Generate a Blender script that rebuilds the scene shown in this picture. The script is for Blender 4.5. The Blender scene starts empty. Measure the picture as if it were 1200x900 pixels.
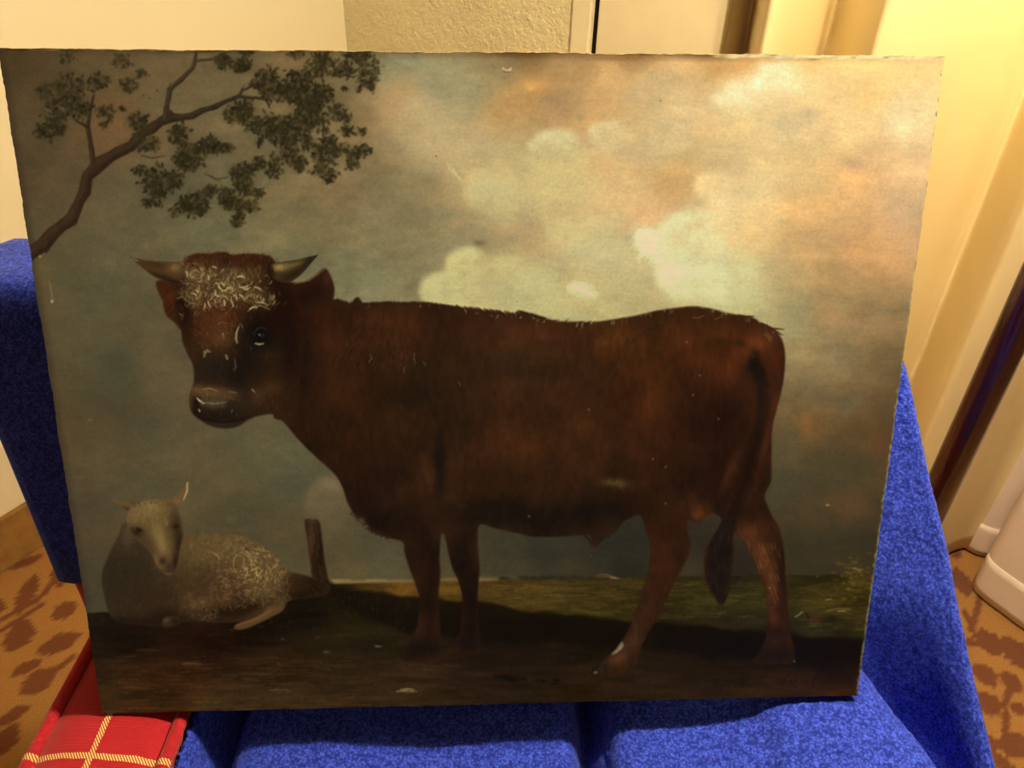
import bpy, bmesh, math, random
import numpy as np
from mathutils import Matrix, Vector

random.seed(7)
sc = bpy.context.scene
COL = sc.collection
CALIBRATE = None         # a number: bare panel of that grey, used only to measure the light that falls on it

# ------------------------------------------------------------------ camera
F, CX, CY = 920.0, 600.0, 450.0            # focal length and centre in pixels of a 1200 x 900 frame
CAM = np.array([0.0, 0.0, 1.25])
_d = np.array([(555 - CX) / F, -(1750 - CY) / F, -1.0]); _d /= np.linalg.norm(_d)
_up = -_d
_fw = np.array([0, 0, -1.0]); _fw -= _fw @ _up * _up; _fw /= np.linalg.norm(_fw)
ROT = np.stack([np.cross(_fw, _up), _fw, _up])      # camera axes -> world axes
cam_data = bpy.data.cameras.new('camera')
cam_data.sensor_width = 36.0
cam_data.lens = F / 1200.0 * 36.0
cam_data.clip_start = 0.02
cam = bpy.data.objects.new('camera', cam_data)
cam.matrix_world = Matrix.Translation(Vector(CAM)) @ Matrix(ROT.tolist()).to_4x4()
COL.objects.link(cam)
sc.camera = cam

# ------------------------------------------------------------------ world, exposure
LIGHT_COL = (1.0, 0.83, 0.50)
world = bpy.data.worlds.new('room_ambient')
sc.world = world
world.use_nodes = True
world.node_tree.nodes['Background'].inputs[0].default_value = (1.0, 0.82, 0.56, 1)
world.node_tree.nodes['Background'].inputs[1].default_value = 0.05
sc.view_settings.view_transform = 'Standard'
sc.view_settings.look = 'None'
sc.view_settings.exposure = 0.0
sc.view_settings.gamma = 1.0
sc.view_settings.use_curve_mapping = False
LAMP_POWER = 95.0
LAMP_POS = (0.522, 0.712)                  # plan position of the floor lamp

# ------------------------------------------------------------------ helpers
def ray(p):
    return ROT @ np.array([(p[0] - CX) / F, -(p[1] - CY) / F, -1.0])
def onz(p, z):
    r = ray(p); return CAM + r * (z - CAM[2]) / r[2]
def ony(p, y):
    r = ray(p); return CAM + r * y / r[1]

def srgb(c):
    c = np.asarray(c, float) / 255.0
    return np.where(c <= 0.04045, c / 12.92, ((c + 0.055) / 1.055) ** 2.4)

def tag(o, label=None, cat=None, group=None, kind=None):
    if label: o['label'] = label
    if cat: o['category'] = cat
    if group: o['group'] = group
    if kind: o['kind'] = kind
    return o

def thing(name, loc, label, cat, group=None):
    o = bpy.data.objects.new(name, None); o.empty_display_size = 0.05
    o.location = loc; COL.objects.link(o)
    return tag(o, label, cat, group)

def link(name, me, m, parent=None, smooth=True):
    if m is not None:
        me.materials.clear(); me.materials.append(m)
    if smooth:
        me.polygons.foreach_set('use_smooth', [True] * len(me.polygons))
    o = bpy.data.objects.new(name, me); COL.objects.link(o)
    if parent is not None:
        o.parent = parent
        o.matrix_parent_inverse = Matrix.Translation(-Vector(parent.location))
    return o

def mesh_np(name, V, Fq):
    me = bpy.data.meshes.new(name)
    V = np.asarray(V, np.float32); Fq = np.asarray(Fq, np.int32)
    n = Fq.shape[1]
    me.vertices.add(len(V)); me.vertices.foreach_set('co', V.ravel())
    me.loops.add(Fq.size); me.loops.foreach_set('vertex_index', Fq.ravel())
    me.polygons.add(len(Fq))
    me.polygons.foreach_set('loop_start', np.arange(len(Fq), dtype=np.int32) * n)
    me.update(calc_edges=True)
    return me

def grid_faces(nu, nv, off=0):
    i, j = np.meshgrid(np.arange(nu - 1), np.arange(nv - 1), indexing='ij')
    a = i * nv + j
    return np.stack([a, a + nv, a + nv + 1, a + 1], -1).reshape(-1, 4) + off

def bm_mesh(name, bm):
    me = bpy.data.meshes.new(name)
    bmesh.ops.recalc_face_normals(bm, faces=bm.faces)
    bm.to_mesh(me); bm.free(); return me

def add_hexa(bm, P, bevel=0.0, seg=2):
    """box from 8 corners: bottom ring 0-3, top ring 4-7"""
    vs = [bm.verts.new(p) for p in P]
    fs = [bm.faces.new([vs[k] for k in q]) for q in ((0, 3, 2, 1), (4, 5, 6, 7), (0, 1, 5, 4), (1, 2, 6, 5), (2, 3, 7, 6), (3, 0, 4, 7))]
    if bevel > 0:
        es = list({e for f in fs for e in f.edges})
        bmesh.ops.bevel(bm, geom=es, offset=bevel, segments=seg, affect='EDGES', profile=0.5, clamp_overlap=True)

def box_pts(x0, x1, y0, y1, z0, z1):
    return [(x0, y0, z0), (x1, y0, z0), (x1, y1, z0), (x0, y1, z0), (x0, y0, z1), (x1, y0, z1), (x1, y1, z1), (x0, y1, z1)]

def tube(bm, pts, r, n=10, caps=True):
    pts = [Vector(p) for p in pts]
    rs = r if isinstance(r, (list, tuple)) else [r] * len(pts)
    rings = []
    for k, p in enumerate(pts):
        t = (pts[min(k + 1, len(pts) - 1)] - pts[max(k - 1, 0)]).normalized()
        a = Vector((0, 0, 1)) if abs(t.z) < 0.9 else Vector((1, 0, 0))
        u = t.cross(a).normalized(); v = t.cross(u)
        rings.append([bm.verts.new(p + (u * math.cos(2 * math.pi * q / n) + v * math.sin(2 * math.pi * q / n)) * rs[k]) for q in range(n)])
    for A, B in zip(rings, rings[1:]):
        for q in range(n):
            bm.faces.new((A[q], A[(q + 1) % n], B[(q + 1) % n], B[q]))
    if caps:
        bm.faces.new(rings[0][::-1]); bm.faces.new(rings[-1])

def lathe(bm, prof, c, n=48):
    rings = [[bm.verts.new((c[0] + r * math.cos(2 * math.pi * q / n), c[1] + r * math.sin(2 * math.pi * q / n), c[2] + z)) for q in range(n)] for r, z in prof]
    for A, B in zip(rings, rings[1:]):
        for q in range(n):
            bm.faces.new((A[q], A[(q + 1) % n], B[(q + 1) % n], B[q]))
    return rings

# ------------------------------------------------------------------ material kit
class Mat:
    def __init__(s, name, rough=0.6, spec=0.3):
        s.m = bpy.data.materials.new(name); s.m.use_nodes = True
        s.nt = s.m.node_tree; s.b = s.nt.nodes['Principled BSDF']
        s.b.inputs['Roughness'].default_value = rough
        s.b.inputs['Specular IOR Level'].default_value = spec
    def n(s, t, **kw):
        o = s.nt.nodes.new(t)
        for k, v in kw.items():
            if k.startswith('i_'):
                key = k[2:]
                o.inputs[int(key) if key.isdigit() else key].default_value = v
            else: setattr(o, k, v)
        return o
    def l(s, a, b): s.nt.links.new(a, b)
    def coord(s, out='Object', scale=(1, 1, 1), rot=(0, 0, 0)):
        t = s.n('ShaderNodeTexCoord'); m = s.n('ShaderNodeMapping')
        m.inputs['Scale'].default_value = scale; m.inputs['Rotation'].default_value = rot
        s.l(t.outputs[out], m.inputs[0]); return m.outputs[0]
    def noise(s, co, scale, detail=3, rough=0.5):
        o = s.n('ShaderNodeTexNoise'); o.inputs['Scale'].default_value = scale
        o.inputs['Detail'].default_value = detail; o.inputs['Roughness'].default_value = rough
        s.l(co, o.inputs['Vector']); return o.outputs['Fac']
    def ramp(s, fac, stops):
        r = s.n('ShaderNodeValToRGB'); e = r.color_ramp.elements
        while len(e) < len(stops): e.new(0.5)
        for k, (p, c) in enumerate(stops):
            e[k].position = p; e[k].color = (*c, 1)
        s.l(fac, r.inputs[0]); return r.outputs[0]
    def mix(s, fac, a, b, mode='MIX'):
        m = s.n('ShaderNodeMix', data_type='RGBA', blend_type=mode)
        for sock, v in ((m.inputs[0], fac), (m.inputs[6], a), (m.inputs[7], b)):
            if isinstance(v, (int, float)): sock.default_value = v
            elif isinstance(v, (tuple, list, np.ndarray)): sock.default_value = (*[float(q) for q in v][:3], 1)
            else: s.l(v, sock)
        return m.outputs[2]
    def math(s, op, a, b=None):
        m = s.n('ShaderNodeMath', operation=op)
        for k, v in enumerate((a, b)):
            if v is None: continue
            if isinstance(v, (int, float)): m.inputs[k].default_value = v
            else: s.l(v, m.inputs[k])
        return m.outputs[0]
    def color(s, c):
        if isinstance(c, (tuple, list, np.ndarray)): s.b.inputs['Base Color'].default_value = (*[float(q) for q in c], 1)
        else: s.l(c, s.b.inputs['Base Color'])
    def bump(s, h, strength, dist=0.002):
        b = s.n('ShaderNodeBump'); b.inputs['Strength'].default_value = strength; b.inputs['Distance'].default_value = dist
        s.l(h, b.inputs['Height']); s.l(b.outputs[0], s.b.inputs['Normal'])

def m_plain(name, col, rough=0.6, spec=0.3, var=0.12, scale=14, bump=0.0, bscale=300, metal=0.0):
    m = Mat(name, rough, spec); co = m.coord()
    f = m.noise(co, scale, 4)
    c = np.asarray(col, float)
    m.color(m.ramp(f, [(0.3, tuple(c * (1 - var))), (0.7, tuple(np.minimum(c * (1 + var), 1)))]))
    m.b.inputs['Metallic'].default_value = metal
    if bump: m.bump(m.noise(co, bscale, 3), bump)
    return m.m

def m_wall():
    m = Mat('painted_wall', 0.75, 0.2); co = m.coord()
    m.color(m.ramp(m.noise(co, 3, 3), [(0.3, (0.82, 0.76, 0.60)), (0.7, (0.85, 0.79, 0.63))]))
    m.bump(m.noise(co, 260, 4), 0.12, 0.001); return m.m

def m_wall_textured():
    m = Mat('knockdown_plaster', 0.75, 0.2); co = m.coord()
    m.color(m.ramp(m.noise(co, 5, 3), [(0.3, (0.72, 0.66, 0.45)), (0.7, (0.79, 0.73, 0.51))]))
    h = m.math('ADD', m.noise(co, 70, 4, 0.55), m.math('MULTIPLY', m.noise(co, 230, 2), 0.35))
    m.bump(h, 0.9, 0.006); return m.m

def m_curtain():
    m = Mat('curtain_fabric', 0.8, 0.15); co = m.coord('UV')
    m.color(m.ramp(m.noise(co, 6, 2), [(0.3, (0.86, 0.73, 0.46)), (0.7, (0.91, 0.78, 0.50))]))
    h = m.noise(co, 900, 2)
    m.bump(h, 0.15, 0.0008)
    return m.m

def m_towel():
    m = Mat('terry_towel', 0.95, 0.1); co = m.coord()
    v = m.n('ShaderNodeTexVoronoi'); v.inputs['Scale'].default_value = 380
    jit = m.n('ShaderNodeTexNoise'); jit.inputs['Scale'].default_value = 260; m.l(co, jit.inputs['Vector'])
    jv = m.n('ShaderNodeMix', data_type='VECTOR'); jv.inputs[0].default_value = 0.004; m.l(co, jv.inputs[4]); m.l(jit.outputs['Color'], jv.inputs[5]); m.l(jv.outputs[1], v.inputs['Vector'])
    f = m.math('ADD', m.math('MULTIPLY', v.outputs['Distance'], 0.8), m.math('MULTIPLY', m.noise(co, 160, 3), 0.7))
    m.color(m.ramp(f, [(0.30, (0.075, 0.140, 0.95)), (0.58, (0.040, 0.078, 0.66)), (0.92, (0.014, 0.026, 0.30))]))
    m.bump(f, -1.0, 0.0035)
    m.b.inputs['Sheen Weight'].default_value = 0.25; m.b.inputs['Sheen Roughness'].default_value = 0.5
    m.b.inputs['Sheen Tint'].default_value = (0.35, 0.42, 1, 1)
    return m.m

def m_plaid():
    """red upholstery with thin cream twill lines, laid out in object space"""
    m = Mat('red_plaid_upholstery', 0.85, 0.15)
    t = m.n('ShaderNodeTexCoord'); s = m.n('ShaderNodeSeparateXYZ'); m.l(t.outputs['Object'], s.inputs[0])
    X, Y, Z = s.outputs
    def line(ax, off, period, w):
        a = m.math('ADD', ax, -off); a = m.math('ADD', m.math('DIVIDE', a, period), 100.5)
        a = m.math('FRACT', a); a = m.math('ABSOLUTE', m.math('SUBTRACT', a, 0.5))
        return m.math('LESS_THAN', a, w / period)
    nz = m.noise(m.coord(), 55, 2)
    wob = m.math('MULTIPLY', m.math('SUBTRACT', nz, 0.5), 0.004)
    Yw = m.math('ADD', Y, wob); Xw = m.math('ADD', X, wob)
    lx = line(Xw, -0.352, 0.145, 0.0028)
    ly = line(Yw, 0.360, 0.145, 0.0028)
    ln = m.math('MAXIMUM', lx, ly)
    tw = m.math('FRACT', m.math('MULTIPLY', m.math('ADD', X, m.math('MULTIPLY', Y, 0.8)), 400))
    tw = m.math('LESS_THAN', tw, 0.55)
    ln = m.math('MULTIPLY', ln, tw)
    rib = m.math('SINE', m.math('MULTIPLY', Y, 3200))
    red = m.mix(m.noise(m.coord(), 300, 2), (0.36, 0.011, 0.024), (0.43, 0.020, 0.032))
    m.color(m.mix(ln, red, (0.80, 0.62, 0.26)))
    h = m.math('ADD', m.math('MULTIPLY', rib, 0.3), m.math('MULTIPLY', ln, 0.8))
    m.bump(h, 0.5, 0.0008)
    m.b.inputs['Sheen Weight'].default_value = 0.15
    return m.m

def m_vcol(name, rough, spec, bump, attr='paint'):
    m = Mat(name, rough, spec)
    a = m.n('ShaderNodeAttribute', attribute_name=attr)
    m.l(a.outputs['Color'], m.b.inputs['Base Color'])
    co = m.coord()
    if bump == 'carpet':
        f = m.noise(co, 420, 3, 0.7)
        c = m.mix(0.55, a.outputs['Color'], m.mix(1.0, a.outputs['Color'], m.ramp(f, [(0.3, (0.45, 0.42, 0.38)), (0.7, (1.5, 1.5, 1.5))]), 'MULTIPLY'))
        m.l(c, m.b.inputs['Base Color']); m.bump(f, 1.0, 0.006)
        m.b.inputs['Sheen Weight'].default_value = 0.1
    else:
        h = m.math('ADD', m.noise(m.coord('Object', (1, 3, 3)), 130, 4, 0.6), m.math('MULTIPLY', m.noise(co, 700, 2), 0.4))
        m.bump(h, 0.10, 0.0012)
    return m.m

# ------------------------------------------------------------------ room shell
L0 = onz((0, 668), 0)[:2]; CN = onz((435, 380), 0)[:2]
DL = (CN - L0) / np.linalg.norm(CN - L0)             # along the left wall, away from the camera
DW = np.array([DL[1], -DL[0]])                       # along the window wall, to the right
def wp(s, d, z):                                     # point on / in front of the window wall
    q = CN + DW * s - DL * d; return (q[0], q[1], z)
def lp(s, d, z):                                     # point on / in front of the left wall, s back from the corner
    q = CN - DL * s + DW * d; return (q[0], q[1], z)
def slab(pf, s0, s1, d0, d1, z0, z1):
    return [pf(s0, d0, z0), pf(s1, d0, z0), pf(s1, d1, z0), pf(s0, d1, z0), pf(s0, d0, z1), pf(s1, d0, z1), pf(s1, d1, z1), pf(s0, d1, z1)]
def slab_obj(name, pf, a, m, parent=None, bevel=0.0):
    bm = bmesh.new(); add_hexa(bm, slab(pf, *a), bevel)
    return link(name, bm_mesh(name, bm), m, parent, smooth=False)

M_WALL = m_wall(); M_PLASTER = m_wall_textured()
M_WHITE = m_plain('white_painted_wood', (0.82, 0.74, 0.55), 0.45, 0.4, 0.04)
M_CEIL = m_plain('ceiling_paint', (0.78, 0.74, 0.66), 0.9, 0.1, 0.03, 4, 0.3, 120)
M_DARK = m_plain('dark_gap_shade', (0.02, 0.016, 0.012), 0.6, 0.2, 0.2)
tag(slab_obj('wall_left', lp, (-.27, 4.0, -0.12, 0.0, 0, 2.5), M_WALL), kind='structure')
o = slab_obj('wall_window', wp, (0.0, 0.620, -0.27, 0.0, 0, 2.5), M_PLASTER); tag(o, kind='structure')
slab_obj('window_recess', wp, (0.620, 4.2, -0.27, -0.16, 0, 2.5), M_PLASTER, o)
o = slab_obj('ceiling', wp, (-0.12, 4.2, -0.12, 4.0, 2.5, 2.6), M_CEIL); tag(o, kind='structure')
M_BASE = m_plain('carpet_base_strip', (0.30, 0.165, 0.055), 0.95, 0.1, 0.15, 40, 0.8, 380)
bm = bmesh.new(); add_hexa(bm, slab(lp, 0.0, 4.0, 0.0, 0.012, 0.0, 0.116), 0.003)
tag(link('baseboard_left', bm_mesh('baseboard_left', bm), M_BASE, None, False), kind='structure')

# white door beside the curtain: jamb, leaf and a black strip painted as the shade in their gap
door = slab_obj('door_1', wp, (0.677, 0.935, -0.15, 0.004, 0.01, 2.1), M_WHITE, bevel=0.004); tag(door, kind='structure')
slab_obj('door_jamb', wp, (0.618, 0.662, -0.15, 0.006, 0.0, 2.16), M_WHITE, door, 0.004)
slab_obj('door_gap_shade', wp, (0.662, 0.677, -0.15, -0.012, 0.0, 2.1), M_DARK, door)
slab_obj('door_head', wp, (0.618, 0.98, -0.15, 0.006, 2.165, 2.23), M_WHITE, door, 0.004)

# carpet: a fine grid whose leaf pattern is woven into the pile (colour per point)
def leaf_field(X, Y, leaves, stems):
    out = np.zeros(X.shape, np.float32)
    for (x0, y0, x1, y1, w) in leaves:
        cx, cy = (x0 + x1) / 2, (y0 + y1) / 2
        L = math.hypot(x1 - x0, y1 - y0) / 2 + 1e-6; ux, uy = (x1 - x0) / 2 / L, (y1 - y0) / 2 / L
        m = (np.abs(X - cx) < L + w) & (np.abs(Y - cy) < L + w)
        if not m.any(): continue
        dx, dy = X[m] - cx, Y[m] - cy
        a = (dx * ux + dy * uy) / L; b = (-dx * uy + dy * ux)
        hw = w * np.clip(1 - np.abs(a) ** 2.2, 0, 1) * (1 + 0.12 * np.sin(a * 23 + x0 * 90))
        out[m] = np.maximum(out[m], np.clip((hw - np.abs(b)) / 0.003 + 0.5, 0, 1) * (np.abs(a) < 1))
    for st in stems:
        for (xa, ya), (xb, yb) in zip(st, st[1:]):
            w = 0.006
            m = (X > min(xa, xb) - .02) & (X < max(xa, xb) + .02) & (Y > min(ya, yb) - .02) & (Y < max(ya, yb) + .02)
            if not m.any(): continue
            vx, vy = xb - xa, yb - ya; q = vx * vx + vy * vy + 1e-9
            t = np.clip(((X[m] - xa) * vx + (Y[m] - ya) * vy) / q, 0, 1)
            dd = np.hypot(X[m] - xa - t * vx, Y[m] - ya - t * vy)
            out[m] = np.maximum(out[m], np.clip((w - dd) / 0.003 + 0.5, 0, 1))
    return out

def axis(lo, hi, a, b, step):
    return np.unique(np.round(np.concatenate([np.linspace(lo, a, 8), np.arange(a, b, step), np.linspace(b, hi, 8)]), 5))
gx = axis(-2.6, 4.2, -1.25, 1.45, 0.0065); gy = axis(-2.2, 3.4, 0.15, 2.2, 0.0065)
GX, GY = np.meshgrid(gx, gy, indexing='ij')
LEAF_PX = [  # ends of the leaves and their half width in metres, measured on the carpet in the photograph
    ((20, 722), (42, 672), .017), ((-20, 715), (8, 712), .02), ((10, 667), (52, 650), .013), ((38, 630), (58, 640), .012),
    ((10, 765), (35, 728), .026), ((42, 766), (96, 742), .022), ((12, 792), (50, 773), .014), ((22, 815), (66, 782), .024),
    ((60, 725), (90, 706), .022), ((64, 664), (72, 690), .013), ((-10, 868), (22, 868), .028), ((-5, 850), (36, 826), .014), ((12, 736), (36, 730), .02),
    ((1120, 664), (1134, 700), .020), ((1150, 736), (1168, 770), .028), ((1176, 744), (1212, 790), .030),
    ((1143, 776), (1166, 806), .022), ((1177, 786), (1195, 812), .020), ((1145, 832), (1170, 818), .026),
    ((1178, 858), (1205, 890), .036), ((1184, 822), (1202, 838), .014), ((1150, 858), (1160, 880), .022), ((1168, 900), (1180, 888), .03),
    ((1113, 640), (1123, 655), .017), ((1132, 748), (1142, 758), .012), ((1128, 712), (1142, 738), .008), ((1196, 704), (1230, 730), .02)]
leaves = [(*onz(a, 0)[:2], *onz(b, 0)[:2], w) for a, b, w in LEAF_PX]
STEM_PX = [[(0, 727), (20, 716), (40, 706), (55, 692), (66, 676)], [(0, 740), (25, 724), (50, 708)], [(1138, 738), (1146, 712), (1150, 690)],
           [(1176, 828), (1182, 812), (1190, 800)], [(1178, 858), (1180, 835)], [(40, 800), (60, 790), (85, 770)]]
stems = [[tuple(onz(p, 0)[:2]) for p in s] for s in STEM_PX]
rng = np.random.RandomState(5)
for k in range(420):                                  # the pattern goes on where the photograph does not show it
    x, y = rng.uniform(-2.2, 2.4), rng.uniform(-1.0, 2.6)
    p = ROT.T @ (np.array([x, y, 0]) - CAM); px, py = CX - F * p[0] / p[2], CY + F * p[1] / p[2]
    if p[2] < 0 and (-30 < px < 110 or 1090 < px < 1230) and 620 < py < 920: continue
    a = rng.uniform(0, math.pi); h = rng.uniform(.03, .05)
    leaves.append((x - h * math.cos(a), y - h * math.sin(a), x + h * math.cos(a), y + h * math.sin(a), rng.uniform(.014, .026)))
LF = leaf_field(GX, GY, leaves, stems)[..., None]
base = np.array([0.53, 0.255, 0.066]); leafc = np.array([0.235, 0.068, 0.022])
FC = base * (1 - LF) + leafc * LF
me = mesh_np('floor', np.stack([GX, GY, np.zeros_like(GX)], -1).reshape(-1, 3), grid_faces(len(gx), len(gy)))
at = me.color_attributes.new('paint', 'FLOAT_COLOR', 'POINT')
at.data.foreach_set('color', np.concatenate([FC.reshape(-1, 3), np.ones((FC.size // 3, 1))], 1).astype(np.float32).ravel())
fl = link('floor', me, m_vcol('leaf_pattern_carpet', 0.95, 0.1, 'carpet')); tag(fl, kind='structure')
# ------------------------------------------------------------------ the panel's frame in space (needed by chair and towel)
_P = [(0, 57), (1109, 66), (1005, 815), (120, 836)]   # its four corners in the photograph
_A = []
for (u, v), (x, y) in zip([(0, 1), (1, 1), (1, 0), (0, 0)], _P):
    X, Y = (x - CX) / F, -(y - CY) / F
    _A += [[u, v, 1, 0, 0, 0, -X * u, -X * v, -X], [0, 0, 0, u, v, 1, -Y * u, -Y * v, -Y]]
_h = np.linalg.svd(np.array(_A))[2][-1].reshape(3, 3)
_h[2] *= -1
if _h[2, 2] > 0: _h = -_h
_k = 0.69 / np.linalg.norm(_h[:, 0])
PU = ROT @ _h[:, 0] * _k; PV = ROT @ _h[:, 1] * _k; PO = CAM + ROT @ _h[:, 2] * _k
PV = PV - PV @ PU / (PU @ PU) * PU                     # exactly square corners
PN = np.cross(PU, PV); PN /= np.linalg.norm(PN)        # out of the painted face

# ------------------------------------------------------------------ armchair
M_RED = m_plaid(); M_WOOD = m_plain('dark_wood', (0.05, 0.022, 0.010), 0.35, 0.5, 0.3, 30)
chair = thing('armchair', (0, 0.5, 0), 'red upholstered armchair with thin cream check lines, mostly hidden under the blue towel', 'armchair')
def arm(x0, x1, y0, y1, z0, ztop, crown):
    """padded arm with a crowned top: cross-section swept along y"""
    prof = [(x0, z0), (x0, ztop - 0.012)]
    for t in np.linspace(0, 1, 13):
        prof.append((x0 + (x1 - x0) * t, ztop - 0.010 + crown * (1 - (2 * t - 1) ** 2) + 0.010 * (1 - abs(2 * t - 1) ** 6)))
    prof += [(x1, ztop - 0.012), (x1, z0)]
    ys = np.concatenate([[y0, y0 + .004, y0 + .012], np.linspace(y0 + .03, y1, 22)])
    V = []
    for k, y in enumerate(ys):
        s = [0.90, 0.96, 0.99][k] if k < 3 else 1.0
        xm = (x0 + x1) / 2
        for (x, z) in prof: V.append((xm + (x - xm) * s, y, z0 + (z - z0) * (s ** .3)))
    Fq = [tuple(q) for q in grid_faces(len(ys), len(prof))]
    bm = bmesh.new(); vs = [bm.verts.new(v) for v in V]
    for q in Fq: bm.faces.new([vs[k] for k in q])
    n = len(prof); bm.faces.new(vs[:n]); bm.faces.new(vs[-n:][::-1])
    return bm
ARM_Z = 0.580
a = link('armrest', bm_mesh('armrest', arm(-.409, -.289, .03, .545, .12, ARM_Z, .008)), M_RED, chair)
for x in (-.407, -.291):
    bm = bmesh.new(); tube(bm, [(x, y, ARM_Z - .002) for y in np.linspace(.035, .545, 24)], 0.0062)
    link('piping', bm_mesh('piping', bm), M_RED, a)
b2 = link('armrest', bm_mesh('armrest', arm(.262, .338, .03, .545, .12, .566, .006)), M_RED, chair)
for x in (.264, .336):
    bm = bmesh.new(); tube(bm, [(x, y, .564) for y in np.linspace(.035, .545, 24)], 0.006)
    link('piping', bm_mesh('piping', bm), M_RED, b2)
def rbox(name, args, bev, m, parent, seg=4):
    bm = bmesh.new(); add_hexa(bm, box_pts(*args), bev, seg); return link(name, bm_mesh(name, bm), m, parent)
rbox('seat_cushion', (-.286, .259, .03, .54, .30, .485), .03, M_RED, chair)
rbox('seat_rail', (-.405, .372, .045, .66, .12, .298), .008, M_RED, chair, 2)
BACK = (-.483, .305, .560, .665, .12, .915)
def back_box(g, zb):
    x0, x1, y0, y1, z0, z1 = BACK
    lean = 0.02
    return [(x0 - g, y0 - g, zb), (x1 + g, y0 - g, zb), (x1 + g, y1 + g, zb), (x0 - g, y1 + g, zb),
            (x0 - g - .012, y0 - g + lean, z1 + g), (x1 + g - .02, y0 - g + lean, z1 + g), (x1 + g - .02, y1 + g + lean, z1 + g), (x0 - g - .012, y1 + g + lean, z1 + g)]
bm = bmesh.new(); add_hexa(bm, back_box(0, .12), .028, 4); link('backrest', bm_mesh('backrest', bm), M_RED, chair)
for x in (-.37, .33):
    for y in (.08, .62):
        bm = bmesh.new(); tube(bm, [(x, y, 0.0), (x, y, .122)], [.016, .026], 14); link('leg', bm_mesh('leg', bm), M_WOOD, chair)

# ------------------------------------------------------------------ blue towel over the seat, the right arm and the back
def catmull(P, t):
    """P: (n, ..., 3) control points, t in 0..n-1"""
    n = len(P); k = np.clip(np.floor(t).astype(int), 0, n - 2); f = (t - k)[(...,) + (None,) * (P.ndim - 1)]
    p0, p1, p2, p3 = P[np.maximum(k - 1, 0)], P[k], P[k + 1], P[np.minimum(k + 2, n - 1)]
    return 0.5 * (2 * p1 + (p2 - p0) * f + (2 * p0 - 5 * p1 + 4 * p2 - p3) * f ** 2 + (3 * p1 - p0 - 3 * p2 + p3) * f ** 3)
EDGE_PX = [(1175, 950), (1162, 894), (1145, 828), (1130, 764), (1117, 698), (1109, 652), (1098, 608), (1088, 566), (1080, 530), (1073, 495), (1064, 455), (1055, 425)]
rows = []
edge = []
for p in EDGE_PX:
    f = (p[1] - 450) / 450.0
    edge.append(ony(p, 0.655 - 0.262 * f))
edge = [edge[0] + (edge[0] - edge[1]) * k for k in (5.5, 3.5, 1.5)] + edge
for k in range(3): edge[k][2] = max(edge[k][2], .50 - 0.01 * (2 - k))
for e in edge:
    y = e[1]
    xo = np.interp(y, [.1, .375, .481, .56], [.425, .390, .356, .335])
    yy = min(y, .55)
    bk = np.clip((y - .43) / .10, 0, 1); bk = bk * bk * (3 - 2 * bk)
    row = [(-.2835, yy, .568), (-.277, yy, .560), (-.269, yy, .530), (-.259, yy, .502), (-.247, yy, .530), (-.226, yy, .546), (-.15, yy, .549), (-.06, yy, .544), (.02, yy, .548), (.066, yy, .544), (.083, yy, .505), (.098, yy, .530), (.113, yy, .557), (.15, yy, .562), (.20, yy, .566), (.235, yy, .575), (.255, yy, .587),
           (.29, yy, .5915), (.325, yy, .593), (xo - .012, yy, .588), (xo + .003, yy + .004, .572), (xo + .008, yy + .01, .535),
           tuple((1 - bk) * np.array([xo + .014, yy + .02, .495]) + bk * (e + np.array([-.085, .02, -.035])))]
    c10 = np.array(row[-1]); mid = c10 * .45 + e * .55 + (1 - bk) * np.array([.008, .006, -.016])
    q = c10 * .8 + e * .2 + (1 - bk) * np.array([.012, .010, -.014])
    row += [tuple(q), tuple(mid), tuple(c10 * .15 + e * .85 + np.array([-.001, .0, .0])), tuple(e), tuple(e + np.array([.010, .012, -.012])), tuple(e + np.array([.014, .018, -.06])), tuple(e + np.array([.016, .022, -.20]))]
    rows.append(row)
ROWS = np.array(rows)
nr, nc = 300, 560
G = catmull(ROWS, np.linspace(0, len(ROWS) - 1, nr))                       # nr x ncols x 3
G = catmull(np.transpose(G, (1, 0, 2)), np.linspace(0, ROWS.shape[1] - 1, nc))   # nc x nr x 3
def smooth_noise(shape, cells, seed):
    r = np.random.RandomState(seed); g = r.rand(cells[0] + 3, cells[1] + 3)
    a = np.linspace(0, cells[0], shape[0]); b = np.linspace(0, cells[1], shape[1])
    i = a.astype(int); j = b.astype(int); fa = (a - i)[:, None]; fb = (b - j)[None]
    fa = fa * fa * (3 - 2 * fa); fb = fb * fb * (3 - 2 * fb)
    return (g[i][:, j] * (1 - fa) * (1 - fb) + g[i + 1][:, j] * fa * (1 - fb) + g[i][:, j + 1] * (1 - fa) * fb + g[i + 1][:, j + 1] * fa * fb) * 2 - 1
G[..., 2] += 0.0020 * smooth_noise((nc, nr), (26, 14), 3) + 0.0010 * smooth_noise((nc, nr), (180, 110), 4) + 0.0009 * smooth_noise((nc, nr), (400, 260), 9)
V = [G.reshape(-1, 3)]; Fq = [grid_faces(nc, nr)]
towel_me = mesh_np('towel', np.concatenate(V), np.concatenate(Fq))
bm = bmesh.new(); bm.from_mesh(towel_me)
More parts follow.
